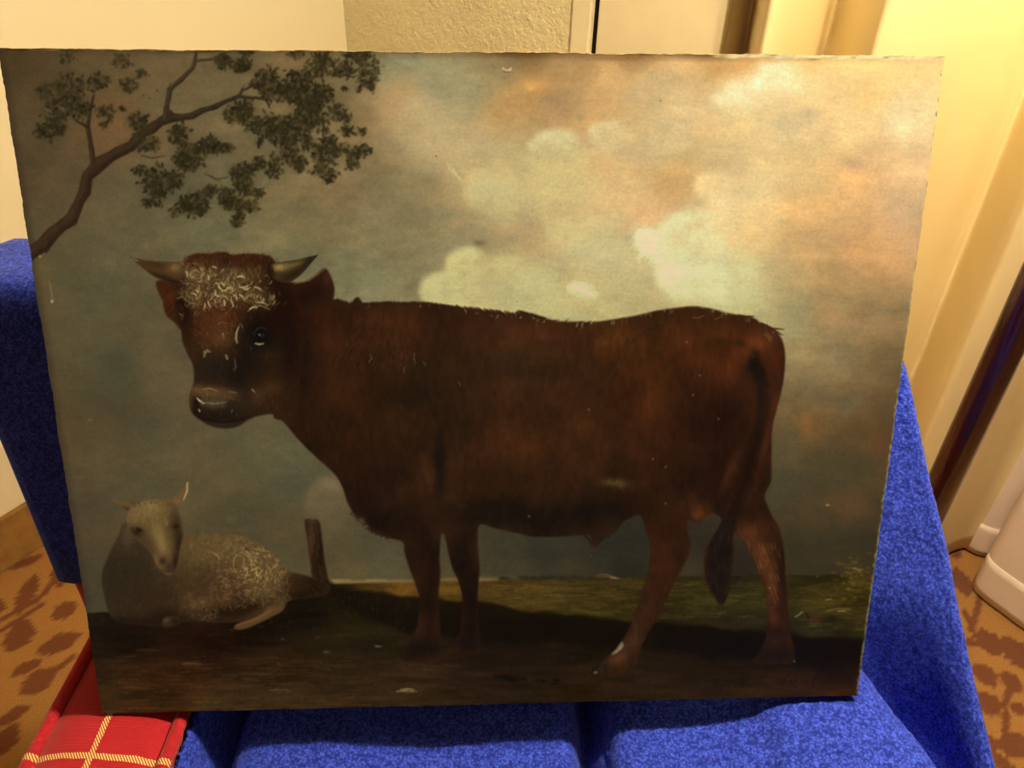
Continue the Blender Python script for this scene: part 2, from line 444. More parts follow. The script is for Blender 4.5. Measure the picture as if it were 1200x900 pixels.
# second length of the same towel, laid over the chair back
b2 = bmesh.new(); add_hexa(b2, back_box(.008, .60), .030, 5)
low = [f for f in b2.faces if f.calc_center_median().z < .602]
bmesh.ops.delete(b2, geom=low, context='FACES')
for v in b2.verts:
    if v.co.z < .645 and v.co.x < -.40: v.co.z = min(v.co.z, .56 + .02 * math.sin(v.co.y * 60))
bmesh.ops.subdivide_edges(b2, edges=b2.edges[:], cuts=5, use_grid_fill=True)
for v in b2.verts:
    v.co.z += .003 * math.sin(v.co.x * 31 + v.co.y * 22); v.co.y += .003 * math.sin(v.co.x * 25 + v.co.z * 9)
tmp = bpy.data.meshes.new('tmp'); b2.to_mesh(tmp); b2.free(); bm.from_mesh(tmp); bpy.data.meshes.remove(tmp)
towel_me = bm_mesh('blue_towel', bm)
towel = link('blue_towel', towel_me, m_towel())
tag(towel, 'royal blue terry towel draped over the armchair beneath and behind the painting', 'towel')
sol = towel.modifiers.new('thickness', 'SOLIDIFY'); sol.thickness = 0.004; sol.offset = -1

# ------------------------------------------------------------------ curtain by the window
CUR = [(.895, .02), (.91, .06), (.93, .06), (.945, .03), (.957, .0), (.985, .05), (1.03, .15), (1.054, .20), (1.072, .195), (1.09, .13), (1.104, .05), (1.113, .0), (1.15, .05), (1.19, .14), (1.215, .195), (1.235, .21), (1.29, .17), (1.35, .11), (1.40, .065), (1.43, .035), (1.446, .03), (1.459, .09), (1.472, .18), (1.484, .235), (1.502, .25), (1.56, .225), (1.62, .15), (1.655, .11), (1.70, .09), (1.78, .07), (1.88, .075), (1.96, .03), (2.02, .12), (2.10, .14), (2.18, .05), (2.25, .10), (2.32, .15), (2.4, .10)]
cp = np.array([(s, d, 0) for s, d in CUR])
cv = catmull(cp, np.linspace(0, len(cp) - 1, 520))
zs = np.linspace(.012, 2.38, 60)
V = []; UV = []
for s, d, _ in cv:
    for z in zs:
        k = 1 - 0.10 * math.sin(z * 1.7 + s * 5)
        V.append(wp(s + .008 * math.sin(z * 1.3 + s * 9), -.10 + 1.3 * d * k, z)); UV.append((s, z))
M_CUR = m_curtain()
def uvmesh(name, V, UV, nu, nv, m, parent=None):
    me = mesh_np(name, V, grid_faces(nu, nv)); uv = me.uv_layers.new(name='UVMap')
    idx = np.empty(len(me.loops), np.int32); me.loops.foreach_get('vertex_index', idx)
    uv.data.foreach_set('uv', np.asarray(UV, np.float32)[idx].ravel()); return link(name, me, m, parent)
cur = uvmesh('curtain', V, UV, 520, len(zs), M_CUR)
tag(cur, 'golden cream floor-length curtain hanging in deep folds behind the dark lamp pole', 'curtain')
cur.modifiers.new('thickness', 'SOLIDIFY').thickness = 0.003

# pale lining panel that hangs in front of the curtain's lower right
M_LIN = m_plain('pale_lining', (0.84, 0.73, 0.72), 0.7, 0.2, 0.03, 8, 0.1, 500)
lin = thing('curtain_lining', wp(1.8, .2, 0), 'pale pinkish white lining hanging to the carpet at the right edge', 'curtain lining')
LP = [(1.645, -.015), (1.658, .012), (1.685, .024), (1.712, .018), (1.728, .0)]
lv = catmull(np.array([(s, d, 0) for s, d in LP]), np.linspace(0, len(LP) - 1, 40)); zz = np.linspace(.008, 2.36, 40)
p = uvmesh('narrow_fold', [wp(s, d, z) for s, d, _ in lv for z in zz], [(s, z) for s, d, _ in lv for z in zz], 40, 40, M_LIN, lin)
p.modifiers.new('thickness', 'SOLIDIFY').thickness = 0.003
hem = uvmesh('hem', [wp(s, d + .003, z) for s, d, _ in lv for z in np.linspace(.006, .085, 6)], [(s, z) for s, d, _ in lv for z in np.linspace(.006, .085, 6)], 40, 6, M_LIN, p)
hem.modifiers.new('thickness', 'SOLIDIFY').thickness = 0.003
LP = [(1.735, .03), (1.707, .06), (1.692, .10), (1.694, .132), (1.712, .150), (1.75, .170), (1.79, .190), (1.86, .21), (1.95, .20), (2.1, .17)]
lv = catmull(np.array([(s, d, 0) for s, d in LP]), np.linspace(0, len(LP) - 1, 90))
p = uvmesh('wide_fold', [wp(s, d, z) for s, d, _ in lv for z in zz], [(s, z) for s, d, _ in lv for z in zz], 90, 40, M_LIN, lin)
p.modifiers.new('thickness', 'SOLIDIFY').thickness = 0.003
hem = uvmesh('hem', [wp(s, d + .003, z) for s, d, _ in lv for z in np.linspace(.006, .095, 6)], [(s, z) for s, d, _ in lv for z in np.linspace(.006, .095, 6)], 90, 6, M_LIN, p)
hem.modifiers.new('thickness', 'SOLIDIFY').thickness = 0.003

# ------------------------------------------------------------------ floor lamp: its glossy pole crosses the right edge of the frame
lx, ly = LAMP_POS
M_POLE = m_plain('dark_burgundy_lacquer', (0.085, 0.012, 0.018), 0.16, 0.8, 0.3, 10)
lamp = thing('floor_lamp', (lx, ly, 0), 'dark glossy burgundy floor lamp pole standing between chair and curtain', 'floor lamp')
bm = bmesh.new(); lathe(bm, [(0.0, 0), (.13, 0), (.135, .006), (.13, .016), (.04, .028), (.02, .04), (0.0, .04)], (lx, ly, 0)); link('base', bm_mesh('base', bm), M_POLE, lamp)
bm = bmesh.new(); tube(bm, [(lx, ly, .03), (lx, ly, 1.70)], 0.0180, 32); link('pole', bm_mesh('pole', bm), M_POLE, lamp)
LZ = 1.82
m = Mat('lampshade_fabric', 0.8, 0.1); m.color((0.8, 0.68, 0.45))
m.b.inputs['Emission Color'].default_value = (*LIGHT_COL, 1); m.b.inputs['Emission Strength'].default_value = 0.45
bm = bmesh.new(); lathe(bm, [(.19, -.10), (.13, .15)], (lx, ly, LZ), 40); sh = link('lamp_shade', bm_mesh('lamp_shade', bm), m.m, lamp)
sh.modifiers.new('thickness', 'SOLIDIFY').thickness = 0.002
M_BULB = Mat('bulb_glass', 0.3, 0.3); M_BULB.color((0.9, 0.85, 0.7)); M_BULB.b.inputs['Emission Color'].default_value = (*LIGHT_COL, 1); M_BULB.b.inputs['Emission Strength'].default_value = 20
bm = bmesh.new(); lathe(bm, [(.0, .05), (.018, .046), (.03, .025), (.03, .0), (.015, -.035), (.012, -.06), (0, -.06)], (lx, ly, LZ), 20); link('bulb', bm_mesh('bulb', bm), M_BULB.m, lamp)
ld = bpy.data.lights.new('lamp_light', 'POINT'); ld.energy = LAMP_POWER; ld.color = LIGHT_COL; ld.shadow_soft_size = 0.05
lo = bpy.data.objects.new('lamp_light', ld); lo.location = (lx, ly - .045, LZ - .10); COL.objects.link(lo)
lo.parent = lamp; lo.matrix_parent_inverse = Matrix.Translation(-lamp.location)
# ------------------------------------------------------------------ the picture on the panel, painted stroke by stroke on a numpy canvas
X0, Y0, S = -10, 40, 1.5                   # canvas origin and resolution in the photograph's pixel units
CWD, CHT = int(1140 * S), int(820 * S)
if CALIBRATE is None:
    canvas = np.zeros((CHT, CWD, 3), np.float32)
    region = np.zeros((CHT, CWD), np.uint8)
    YYc, XXc = np.mgrid[0:CHT, 0:CWD].astype(np.float32)
    XXc = (XXc + .5) / S + X0; YYc = (YYc + .5) / S + Y0
    prng = np.random.RandomState(11)

    def vnoise(cx, cy, seed, shape=(CHT, CWD)):
        """value noise with cells of cx x cy photograph pixels, -1..1"""
        return smooth_noise(shape, (max(1, int(shape[0] / S / cy)), max(1, int(shape[1] / S / cx))), seed).astype(np.float32)
    def fbm(cx, cy, seed, octv=3):
        return sum(vnoise(cx / 2 ** k, cy / 2 ** k, seed + k) * 0.55 ** k for k in range(octv))
    def win(x0, y0, x1, y1):
        return (slice(max(0, int((y0 - Y0) * S)), min(CHT, int((y1 - Y0) * S) + 1)), slice(max(0, int((x0 - X0) * S)), min(CWD, int((x1 - X0) * S) + 1)))
    def boxblur(a, r):
        r = int(round(r * S))
        if r < 1: return a
        for ax in (0, 1):
            for _ in range(2):
                p = np.pad(a, [(r + 1, r) if k == ax else (0, 0) for k in range(a.ndim)], mode='edge').cumsum(ax, dtype=np.float64)
                a = ((np.take(p, range(2 * r + 1, p.shape[ax]), ax) - np.take(p, range(0, p.shape[ax] - 2 * r - 1), ax)) / (2 * r + 1)).astype(np.float32)
        return a
    def smooth_poly(P, n=6):
        P = np.array(P, float); N = len(P); out = []
        for k in range(N):
            p0, p1, p2, p3 = P[k - 1], P[k], P[(k + 1) % N], P[(k + 2) % N]
            for t in np.arange(n) / n:
                out.append(0.5 * (2 * p1 + (p2 - p0) * t + (2 * p0 - 5 * p1 + 4 * p2 - p3) * t * t + (3 * p1 - p0 - 3 * p2 + p3) * t ** 3))
        return np.array(out)
    def poly_mask(P, soft=0.8, sm=True):
        """soft mask of a closed outline, full canvas"""
        Q = smooth_poly(P) if sm else np.array(P, float)
        m = np.zeros((CHT, CWD), np.float32)
        pd = 4 + 3 * soft
        w = win(Q[:, 0].min() - pd, Q[:, 1].min() - pd, Q[:, 0].max() + pd, Q[:, 1].max() + pd)
        xx = XXc[w][0]; yy = YYc[w][:, 0]
        sub = np.zeros((len(yy), len(xx)), np.float32)
        x1, y1 = Q[:, 0], Q[:, 1]; x2, y2 = np.roll(x1, -1), np.roll(y1, -1)
        for k, y in enumerate(yy):
            for dy in (-.16, .16):
                c = (y1 <= y + dy) != (y2 <= y + dy)
                if not c.any(): continue
                xs = np.sort(x1[c] + (y + dy - y1[c]) / (y2[c] - y1[c]) * (x2[c] - x1[c]))
                for a, b in zip(xs[::2], xs[1::2]):
                    sub[k] += 0.5 * np.clip(np.minimum((xx - a) * S + .5, (b - xx) * S + .5), 0, 1)
        m[w] = boxblur(sub, soft) if soft >= 0.5 else sub
        return m
    def put(mask, col, alpha=1.0, w=None):
        w = w or (slice(None), slice(None))
        a = (np.clip(mask, 0, 1) * alpha)[..., None]
        canvas[w] = canvas[w] * (1 - a) + np.asarray(col, np.float32) * a
    def blob(x, y, rx, ry, col, alpha=1.0, rot=0.0, clip=None, hard=1.0):
        R = max(rx, ry) * 2.4; w = win(x - R, y - R, x + R, y + R)
        dx, dy = XXc[w] - x, YYc[w] - y; c, s = math.cos(rot), math.sin(rot)
        q = ((dx * c + dy * s) / rx) ** 2 + ((-dx * s + dy * c) / ry) ** 2
        m = np.exp(-q ** hard)
        if clip is not None: m = m * clip[w]
        put(m, col, alpha, w)
    def stroke(P, wid, col, alpha=1.0, soft=0.7, clip=None, reg=None):
        """polyline brush stroke; wid is one half width or one per point"""
        P = [tuple(map(float, p[:2])) for p in P]
        wid = list(wid) if isinstance(wid, (list, tuple, np.ndarray)) else [wid] * len(P)
        if len(P) == 2 and len(wid) == 2 or True:
            xs = [p[0] for p in P]; ys = [p[1] for p in P]; R = max(wid) + 2
            w = win(min(xs) - R, min(ys) - R, max(xs) + R, max(ys) + R)
            if canvas[w].size == 0: return
            best = np.zeros(XXc[w].shape, np.float32)
            for (a, b), wa, wb in zip(zip(P, P[1:]), wid, wid[1:]):
                vx, vy = b[0] - a[0], b[1] - a[1]; q = vx * vx + vy * vy + 1e-9
                t = np.clip(((XXc[w] - a[0]) * vx + (YYc[w] - a[1]) * vy) / q, 0, 1)
                d = np.hypot(XXc[w] - a[0] - t * vx, YYc[w] - a[1] - t * vy)
                best = np.maximum(best, np.clip((wa + (wb - wa) * t - d) / soft + .5, 0, 1))
            if clip is not None: best = best * clip[w]
            put(best, col, alpha, w)
            if reg is not None: region[w][best * alpha > .45] = reg
    def curl(x, y, L, ang, bend, wid, col, alpha=1.0, clip=None, soft=.6):
        pts = []; a = ang
        for k in range(6):
            pts.append((x, y)); x += L / 5 * math.cos(a); y += L / 5 * math.sin(a); a += bend / 5
        stroke(pts, [wid * f for f in (.5, 1, 1.1, 1, .8, .4)], col, alpha, soft, clip)
    def crop(ox, oy, k, pts): return [(ox + p[0] / k, oy + p[1] / k, *p[2:]) for p in pts]

    # ---- sky: colours noted across the picture, blended smoothly
    SKY = [(10, 70, 74, 56, 32), (60, 100, 84, 64, 38), (120, 90, 96, 76, 46), (200, 75, 98, 80, 50), (280, 70, 104, 84, 52), (350, 68, 116, 92, 56), (420, 68, 118, 100, 64), (450, 80, 130, 116, 78),
           (50, 160, 86, 68, 42), (130, 150, 106, 78, 46), (30, 200, 76, 60, 38), (80, 215, 90, 72, 46), (130, 240, 92, 80, 52), (200, 120, 100, 84, 54), (260, 100, 102, 86, 56), (200, 210, 96, 84, 56), (280, 220, 104, 90, 58), (300, 180, 110, 92, 58),
           (60, 300, 84, 74, 46), (130, 300, 90, 80, 53), (100, 350, 84, 76, 50), (50, 360, 88, 74, 46), (100, 400, 84, 74, 48), (70, 440, 80, 68, 42), (140, 440, 74, 68, 45), (190, 440, 90, 76, 50), (80, 500, 82, 66, 40), (140, 480, 76, 64, 41),
           (130, 540, 86, 72, 45), (200, 520, 92, 78, 50), (90, 580, 80, 66, 43), (180, 570, 86, 74, 47), (240, 560, 90, 76, 48), (100, 640, 76, 63, 40), (110, 700, 73, 61, 40), (260, 610, 80, 68, 44), (320, 620, 80, 68, 44),
           (250, 270, 102, 92, 60), (330, 270, 110, 96, 62), (350, 290, 108, 98, 64), (400, 320, 112, 102, 67), (440, 340, 118, 108, 72), (480, 330, 118, 104, 68), (300, 520, 90, 80, 52), (340, 530, 86, 80, 54), (360, 560, 82, 76, 52), (360, 640, 84, 72, 46), (430, 650, 80, 70, 46), (450, 665, 82, 74, 50), (400, 670, 88, 74, 46),
           (400, 110, 112, 92, 56), (420, 150, 124, 98, 60), (440, 200, 118, 98, 62), (400, 220, 120, 96, 60), (350, 240, 112, 94, 60), (380, 270, 118, 98, 62), (460, 250, 120, 102, 68), (470, 290, 116, 102, 68),
           (470, 110, 150, 120, 76), (475, 140, 158, 126, 80), (510, 90, 140, 124, 84), (550, 100, 138, 122, 82), (540, 130, 150, 130, 86), (580, 75, 132, 108, 68), (620, 62, 120, 90, 50), (625, 105, 168, 122, 68), (590, 130, 165, 122, 70), (650, 120, 160, 120, 74), (680, 75, 158, 118, 70), (690, 130, 178, 136, 82),
           (720, 90, 190, 145, 88), (760, 100, 190, 154, 100), (740, 62, 150, 104, 54), (800, 80, 206, 160, 100), (800, 130, 212, 172, 112), (840, 72, 190, 138, 76), (730, 180, 200, 160, 102), (780, 170, 205, 168, 108),
           (500, 170, 172, 142, 92), (540, 180, 176, 144, 92), (460, 180, 136, 110, 70), (500, 220, 130, 108, 70), (480, 260, 120, 104, 68), (560, 210, 172, 144, 90), (600, 190, 186, 154, 94), (650, 220, 194, 164, 100), (600, 250, 176, 150, 94), (560, 280, 140, 118, 76), (620, 270, 152, 124, 80), (660, 290, 180, 150, 96), (700, 240, 198, 160, 100), (740, 220, 206, 156, 98), (760, 250, 206, 156, 100), (700, 290, 182, 160, 104), (740, 300, 186, 160, 104), (720, 340, 160, 144, 92), (560, 350, 176, 152, 96), (640, 350, 166, 148, 94),
           (880, 75, 206, 150, 84), (930, 70, 226, 170, 98), (1000, 75, 240, 190, 115), (1080, 75, 232, 184, 114), (1020, 110, 238, 182, 106), (960, 110, 238, 188, 118), (1090, 120, 236, 190, 122), (1060, 140, 246, 204, 138), (1000, 150, 238, 188, 118), (880, 140, 214, 176, 112), (920, 150, 204, 170, 114), (860, 170, 206, 168, 108), (850, 200, 196, 160, 106), (800, 200, 190, 146, 86), (780, 215, 186, 138, 80), (900, 190, 220, 176, 110), (950, 180, 214, 170, 106), (1020, 180, 208, 162, 104), (1070, 200, 222, 172, 112), (1000, 210, 214, 158, 96), (930, 230, 216, 166, 100), (980, 240, 206, 156, 94), (1060, 250, 204, 154, 102),
           (850, 240, 224, 180, 114), (890, 250, 222, 176, 112), (880, 280, 206, 164, 104), (940, 280, 194, 144, 86), (1000, 290, 184, 134, 82), (1050, 300, 188, 138, 86), (1070, 280, 196, 146, 94), (880, 320, 180, 156, 100), (920, 320, 160, 132, 84), (980, 330, 152, 118, 72), (1040, 330, 160, 118, 70), (1075, 330, 170, 126, 78),
           (860, 350, 184, 166, 106), (890, 365, 158, 142, 92), (930, 370, 146, 126, 80), (970, 370, 150, 114, 70), (1020, 370, 136, 106, 66), (1060, 370, 132, 102, 62), (930, 420, 136, 112, 70), (980, 420, 130, 106, 68), (1030, 420, 112, 88, 54), (1055, 430, 104, 82, 50), (940, 450, 114, 94, 60), (990, 470, 108, 86, 54), (1040, 480, 92, 70, 42), (930, 480, 104, 84, 50), (950, 500, 110, 78, 42), (1000, 510, 84, 64, 38), (1035, 520, 88, 60, 34), (920, 530, 84, 72, 46), (960, 540, 72, 60, 38), (1000, 550, 74, 62, 38), (920, 570, 70, 62, 40), (960, 580, 70, 58, 36), (1000, 600, 80, 60, 36), (940, 600, 70, 56, 35), (1030, 600, 64, 52, 32), (930, 640, 54, 46, 29), (980, 640, 54, 45, 29), (1010, 650, 50, 43, 28), (1030, 680, 46, 38, 22),
           (580, 640, 60, 53, 36), (640, 650, 50, 47, 34), (700, 650, 46, 42, 31), (740, 640, 44, 40, 29), (600, 670, 66, 58, 38), (680, 672, 58, 50, 32), (740, 670, 42, 37, 26), (820, 640, 44, 37, 27), (815, 665, 56, 46, 33), (870, 660, 42, 34, 25), (530, 650, 72, 62, 40), (520, 670, 78, 66, 42)]
    sk = np.array(SKY, np.float32)
    g = 12
    gy, gx = np.mgrid[0:CHT:g, 0:CWD:g].astype(np.float32)
    gx = gx / S + X0; gy = gy / S + Y0
    d2 = (gx[..., None] - sk[:, 0]) ** 2 + ((gy[..., None] - sk[:, 1]) * 1.15) ** 2
    wgt = 1.0 / (d2 + 160.0) ** 1.7
    low = (wgt[..., None] * sk[:, 2:]).sum(2) / wgt.sum(2)[..., None]
    iy = np.clip(np.arange(CHT) / g, 0, low.shape[0] - 1.001); ix = np.clip(np.arange(CWD) / g, 0, low.shape[1] - 1.001)
    jy, jx = iy.astype(int), ix.astype(int); fy, fx = (iy - jy)[:, None, None], (ix - jx)[None, :, None]
    canvas[:] = (low[jy][:, jx] * (1 - fy) * (1 - fx) + low[jy][:, jx + 1] * (1 - fy) * fx + low[jy + 1][:, jx] * fy * (1 - fx) + low[jy + 1][:, jx + 1] * fy * fx)
    canvas[:] = boxblur(canvas, 6)
    # broken brushwork: warm and cool scumbles
    warm = fbm(46, 26, 21, 4)[..., None]; cool = fbm(60, 34, 31, 4)[..., None]; strk = vnoise(26, 3.2, 41)[..., None]; fine = vnoise(3, 3, 51)[..., None]
    lum = canvas.mean(2, keepdims=True)
    canvas *= 1 + 0.042 * warm * np.array([1.0, .75, .35]) - 0.036 * cool * np.array([1.1, .6, .2]) + 0.012 * strk + 0.016 * fine + 0.028 * fbm(14, 10, 35, 3)[..., None]

    # ---- clouds: soft edged masses, each with a crisp lit rim on one side
    def cloud(P, col, alpha, soft, top=None):
        Q = np.array(P, float); R = max(4.0, min(np.ptp(Q[:, 0]), np.ptp(Q[:, 1])) * .28)
        pd = 3 * R + 3 * soft + 6
        w = win(Q[:, 0].min() - pd, Q[:, 1].min() - pd, Q[:, 0].max() + pd, Q[:, 1].max() + pd)
        m0 = poly_mask(P, 0.8)[w]
        wobx = CLN1[w]
        t = np.clip((XXc[w] - Q[:, 0].min()) / (np.ptp(Q[:, 0]) + 1) * .8 + (YYc[w] - Q[:, 1].min()) / (np.ptp(Q[:, 1]) + 1) * .35 - .15, 0, 1)
        m = boxblur(m0, soft) * (1 - t) + boxblur(m0, soft + R * .55) * t * .85
        m = np.clip(m + .22 * wobx * m * (1 - m0 * .5), 0, 1)
        core = np.roll(boxblur(m0, R), (int(R * .75 * S), int(R * .35 * S)), (0, 1))
        rim = np.clip(1.05 - core, 0, 1)
        n = np.clip(0.80 + 0.30 * CLN2[w], 0, 1)
        put(m * n * (.66 + .34 * rim), np.asarray(col, float), alpha, w)
        put(m * rim * rim * n, np.minimum(np.asarray(col, float) * 1.045, 255), alpha * .6, w)
    CLN1 = fbm(16, 14, 191, 3); CLN2 = fbm(22, 16, 197, 4)
    cloud([(462, 130), (480, 116), (505, 110), (520, 130), (560, 150), (600, 160), (620, 180), (600, 210), (540, 200), (480, 170)], (184, 154, 102), .55, 9)
    cloud([(545, 215), (560, 200), (620, 200), (700, 190), (760, 215), (740, 250), (690, 270), (640, 268), (620, 250), (585, 252), (562, 244), (548, 232)], (192, 164, 104), .7, 6)
    cloud([(546, 220), (560, 212), (590, 216), (600, 236), (585, 248), (565, 244), (552, 234)], (180, 162, 108), .6, 3)
    cloud([(618, 172), (630, 158), (650, 152), (668, 154), (682, 166), (690, 178), (660, 184), (636, 184)], (206, 186, 126), .85, 2.6)
    cloud([(620, 184), (680, 180), (690, 200), (650, 215), (625, 205)], (200, 172, 106), .6, 6)
    cloud([(690, 150), (704, 142), (720, 142), (732, 152), (728, 170), (704, 174), (692, 165)], (204, 180, 122), .75, 2.6)
    cloud([(634, 262), (652, 260), (680, 262), (700, 255), (720, 262), (700, 280), (670, 290), (650, 284), (640, 274)], (204, 178, 114), .6, 5)
    cloud([(496, 352), (495, 332), (506, 322), (520, 316), (524, 302), (538, 292), (556, 290), (572, 300), (600, 300), (625, 308), (650, 330), (660, 352), (650, 372), (600, 372), (540, 362)], (186, 166, 104), .85, 3)
    cloud([(497, 346), (498, 330), (512, 322), (530, 322), (545, 336), (550, 356), (520, 362)], (188, 172, 108), .6, 5)
    cloud([(526, 316), (528, 302), (540, 294), (556, 294), (562, 308), (552, 322), (535, 326)], (190, 168, 102), .6, 4)
    cloud([(600, 340), (606, 324), (625, 314), (648, 318), (656, 336), (645, 352), (615, 356)], (184, 164, 106), .6, 5)
    cloud([(660, 292), (700, 288), (760, 300), (770, 320), (740, 332), (690, 318)], (186, 166, 112), .55, 7)
    cloud([(745, 272), (752, 268), (766, 270), (780, 255), (812, 246), (836, 252), (850, 280), (880, 300), (890, 320), (870, 345), (840, 352), (800, 352), (778, 342), (770, 322), (765, 304), (750, 292)], (216, 204, 140), .92, 5)
    cloud([(746, 274), (756, 268), (768, 276), (772, 300), (764, 303), (750, 292)], (216, 206, 144), .8, 1.6)
    cloud([(770, 322), (782, 312), (830, 318), (850, 330), (840, 348), (796, 344), (778, 336)], (214, 204, 138), .8, 4)
    cloud([(815, 214), (822, 205), (836, 201), (850, 204), (858, 216), (850, 230), (832, 236), (818, 230)], (238, 198, 130), .8, 4)
    cloud([(830, 236), (860, 226), (890, 200), (905, 196), (915, 206), (910, 222), (880, 244), (850, 262)], (230, 192, 128), .55, 8)
    cloud([(836, 110), (852, 98), (880, 90), (890, 78), (910, 73), (930, 78), (944, 90), (936, 104), (900, 116), (870, 126), (848, 128)], (250, 226, 164), .85, 7)
    cloud([(886, 96), (892, 82), (910, 75), (928, 80), (930, 92), (910, 102)], (255, 238, 180), .7, 5)
    cloud([(668, 344), (664, 336), (674, 330), (690, 334), (700, 344), (696, 350), (682, 350)], (212, 202, 140), .9, 1.2)
    blob(948, 136, 14, 9, (182, 152, 108), .6, -.4); blob(915, 146, 12, 5, (188, 158, 110), .6); blob(1000, 192, 16, 8, (172, 134, 92), .65, .3); blob(845, 190, 22, 10, (184, 146, 96), .55)
    blob(625, 100, 14, 6, (196, 140, 72), .8); blob(622, 104, 5, 3, (214, 160, 84), .6); blob(640, 116, 7, 5, (140, 114, 76), .6); blob(680, 138, 5, 5, (150, 124, 84), .6); blob(650, 108, 12, 6, (150, 112, 70), .5)
    blob(790, 170, 18, 8, (218, 178, 114), .5); blob(705, 195, 20, 12, (204, 148, 90), .5); blob(710, 240, 26, 12, (212, 162, 104), .5); blob(600, 268, 20, 6, (168, 128, 84), .5)
    blob(540, 275, 10, 14, (120, 106, 76), .5, .3); blob(535, 262, 8, 5, (154, 118, 74), .6); blob(562, 285, 8, 4, (104, 86, 54), .7); blob(596, 280, 10, 5, (130, 116, 84), .5)
    for k, (x0, y0) in enumerate([(524, 190), (528, 192), (532, 197)]):
        stroke([(x0, y0), (x0 + 3, y0 + 8), (x0 + 10, y0 + 16)], [.6, 1.2, .5], (196, 170, 116), .5, 1.2)
    for k in range(5):
        stroke([(452 + k * 6, 58 + k), (462 + k * 6, 70 + k), (478 + k * 6, 78 + k)], [1.2, 2, 1], (140, 128, 88), .35, 2)
    for k in range(26):
        x, y = prng.uniform(746, 772), prng.uniform(266, 300)
        curl(x, y, 14, 1.9 + prng.uniform(-.3, .3), .5, .7, (228, 218, 158), .35)
    for k in range(8): curl(668 + 3.2 * k, 334 + 1.2 * k, 9, .7, .3, .6, (226, 216, 160), .4)
    # lower left pale cloud behind the bull's chest
    cloud([(358, 598), (362, 574), (378, 562), (396, 560), (408, 580), (412, 605), (400, 622), (380, 614)], (106, 88, 58), .75, 4)
    blob(388, 568, 16, 8, (122, 98, 66), .6, .3)
    cloud([(860, 395), (880, 372), (900, 378), (930, 395), (925, 410), (900, 392), (880, 386)], (160, 140, 92), .5, 5)
    blob(975, 372, 10, 7, (164, 118, 72), .6); blob(1040, 352, 16, 7, (152, 110, 64), .5, -.5); blob(945, 497, 7, 12, (128, 86, 44), .7); blob(935, 512, 12, 6, (104, 78, 44), .6); blob(930, 508, 9, 7, (76, 72, 52), .5)
    blob(995, 475, 16, 8, (92, 84, 58), .5); blob(1030, 525, 20, 10, (98, 66, 38), .6); blob(985, 585, 24, 10, (92, 64, 38), .6); blob(1005, 595, 12, 10, (92, 66, 38), .5); blob(970, 592, 2.2, 1.2, (150, 120, 78), .8)
    blob(955, 560, 40, 14, (66, 60, 40), .4); blob(1020, 630, 16, 12, (48, 42, 28), .5); blob(1002, 545, 22, 12, (66, 60, 36), .5)
    for x, y, rx, ry in [(100, 470, 34, 12), (140, 425, 26, 14), (60, 430, 20, 14)]:
        blob(x, y, rx, ry, (72, 62, 42), .35)
    blob(135, 130, 20, 22, (112, 80, 48), .5); blob(190, 165, 16, 14, (118, 86, 50), .5); blob(300, 226, 16, 6, (132, 96, 52), .5); blob(455, 128, 16, 10, (160, 118, 74), .5); blob(430, 110, 14, 10, (146, 108, 68), .4)
    blob(225, 185, 30, 10, (112, 92, 58), .35)
    lw = np.clip((canvas.mean(2) - 72) / 45, 0, 1); lw = (lw * lw * (3 - 2 * lw))[..., None]
    canvas *= 1 + lw * np.array([.12, .16, .21]) + np.array([0, .01, .04])
    # darker, browner rim of the old varnish along the top edge
    topy = 57 + (XXc - 0) * 9 / 1109.0
    put(np.clip(1 - (YYc - topy) / 10, 0, 1) * np.interp(XXc, [0, 560, 620, 900, 960, 1110], [.5, .5, .75, .75, .3, .1]) * (0.75 + .5 * vnoise(60, 5, 77)), (74, 50, 24), .9)
    put(np.clip(1 - (XXc - (YYc - 57) * 120 / 779.) / 9, 0, 1), (50, 38, 24), .45)

    # ---- ground
    gtop = np.interp(XXc[0], [0, 95, 130, 390, 480, 560, 640, 700, 760, 860, 960, 1120], [720, 719, 717, 684, 682.5, 680, 678, 677, 676, 674, 674, 668])[None, :]
    gm = np.clip((YYc - gtop + .8 * vnoise(9, 40, 95)) * S * .30 + .5, 0, 1)
    region[gm > .5] = 1
    gnd = np.zeros_like(canvas)
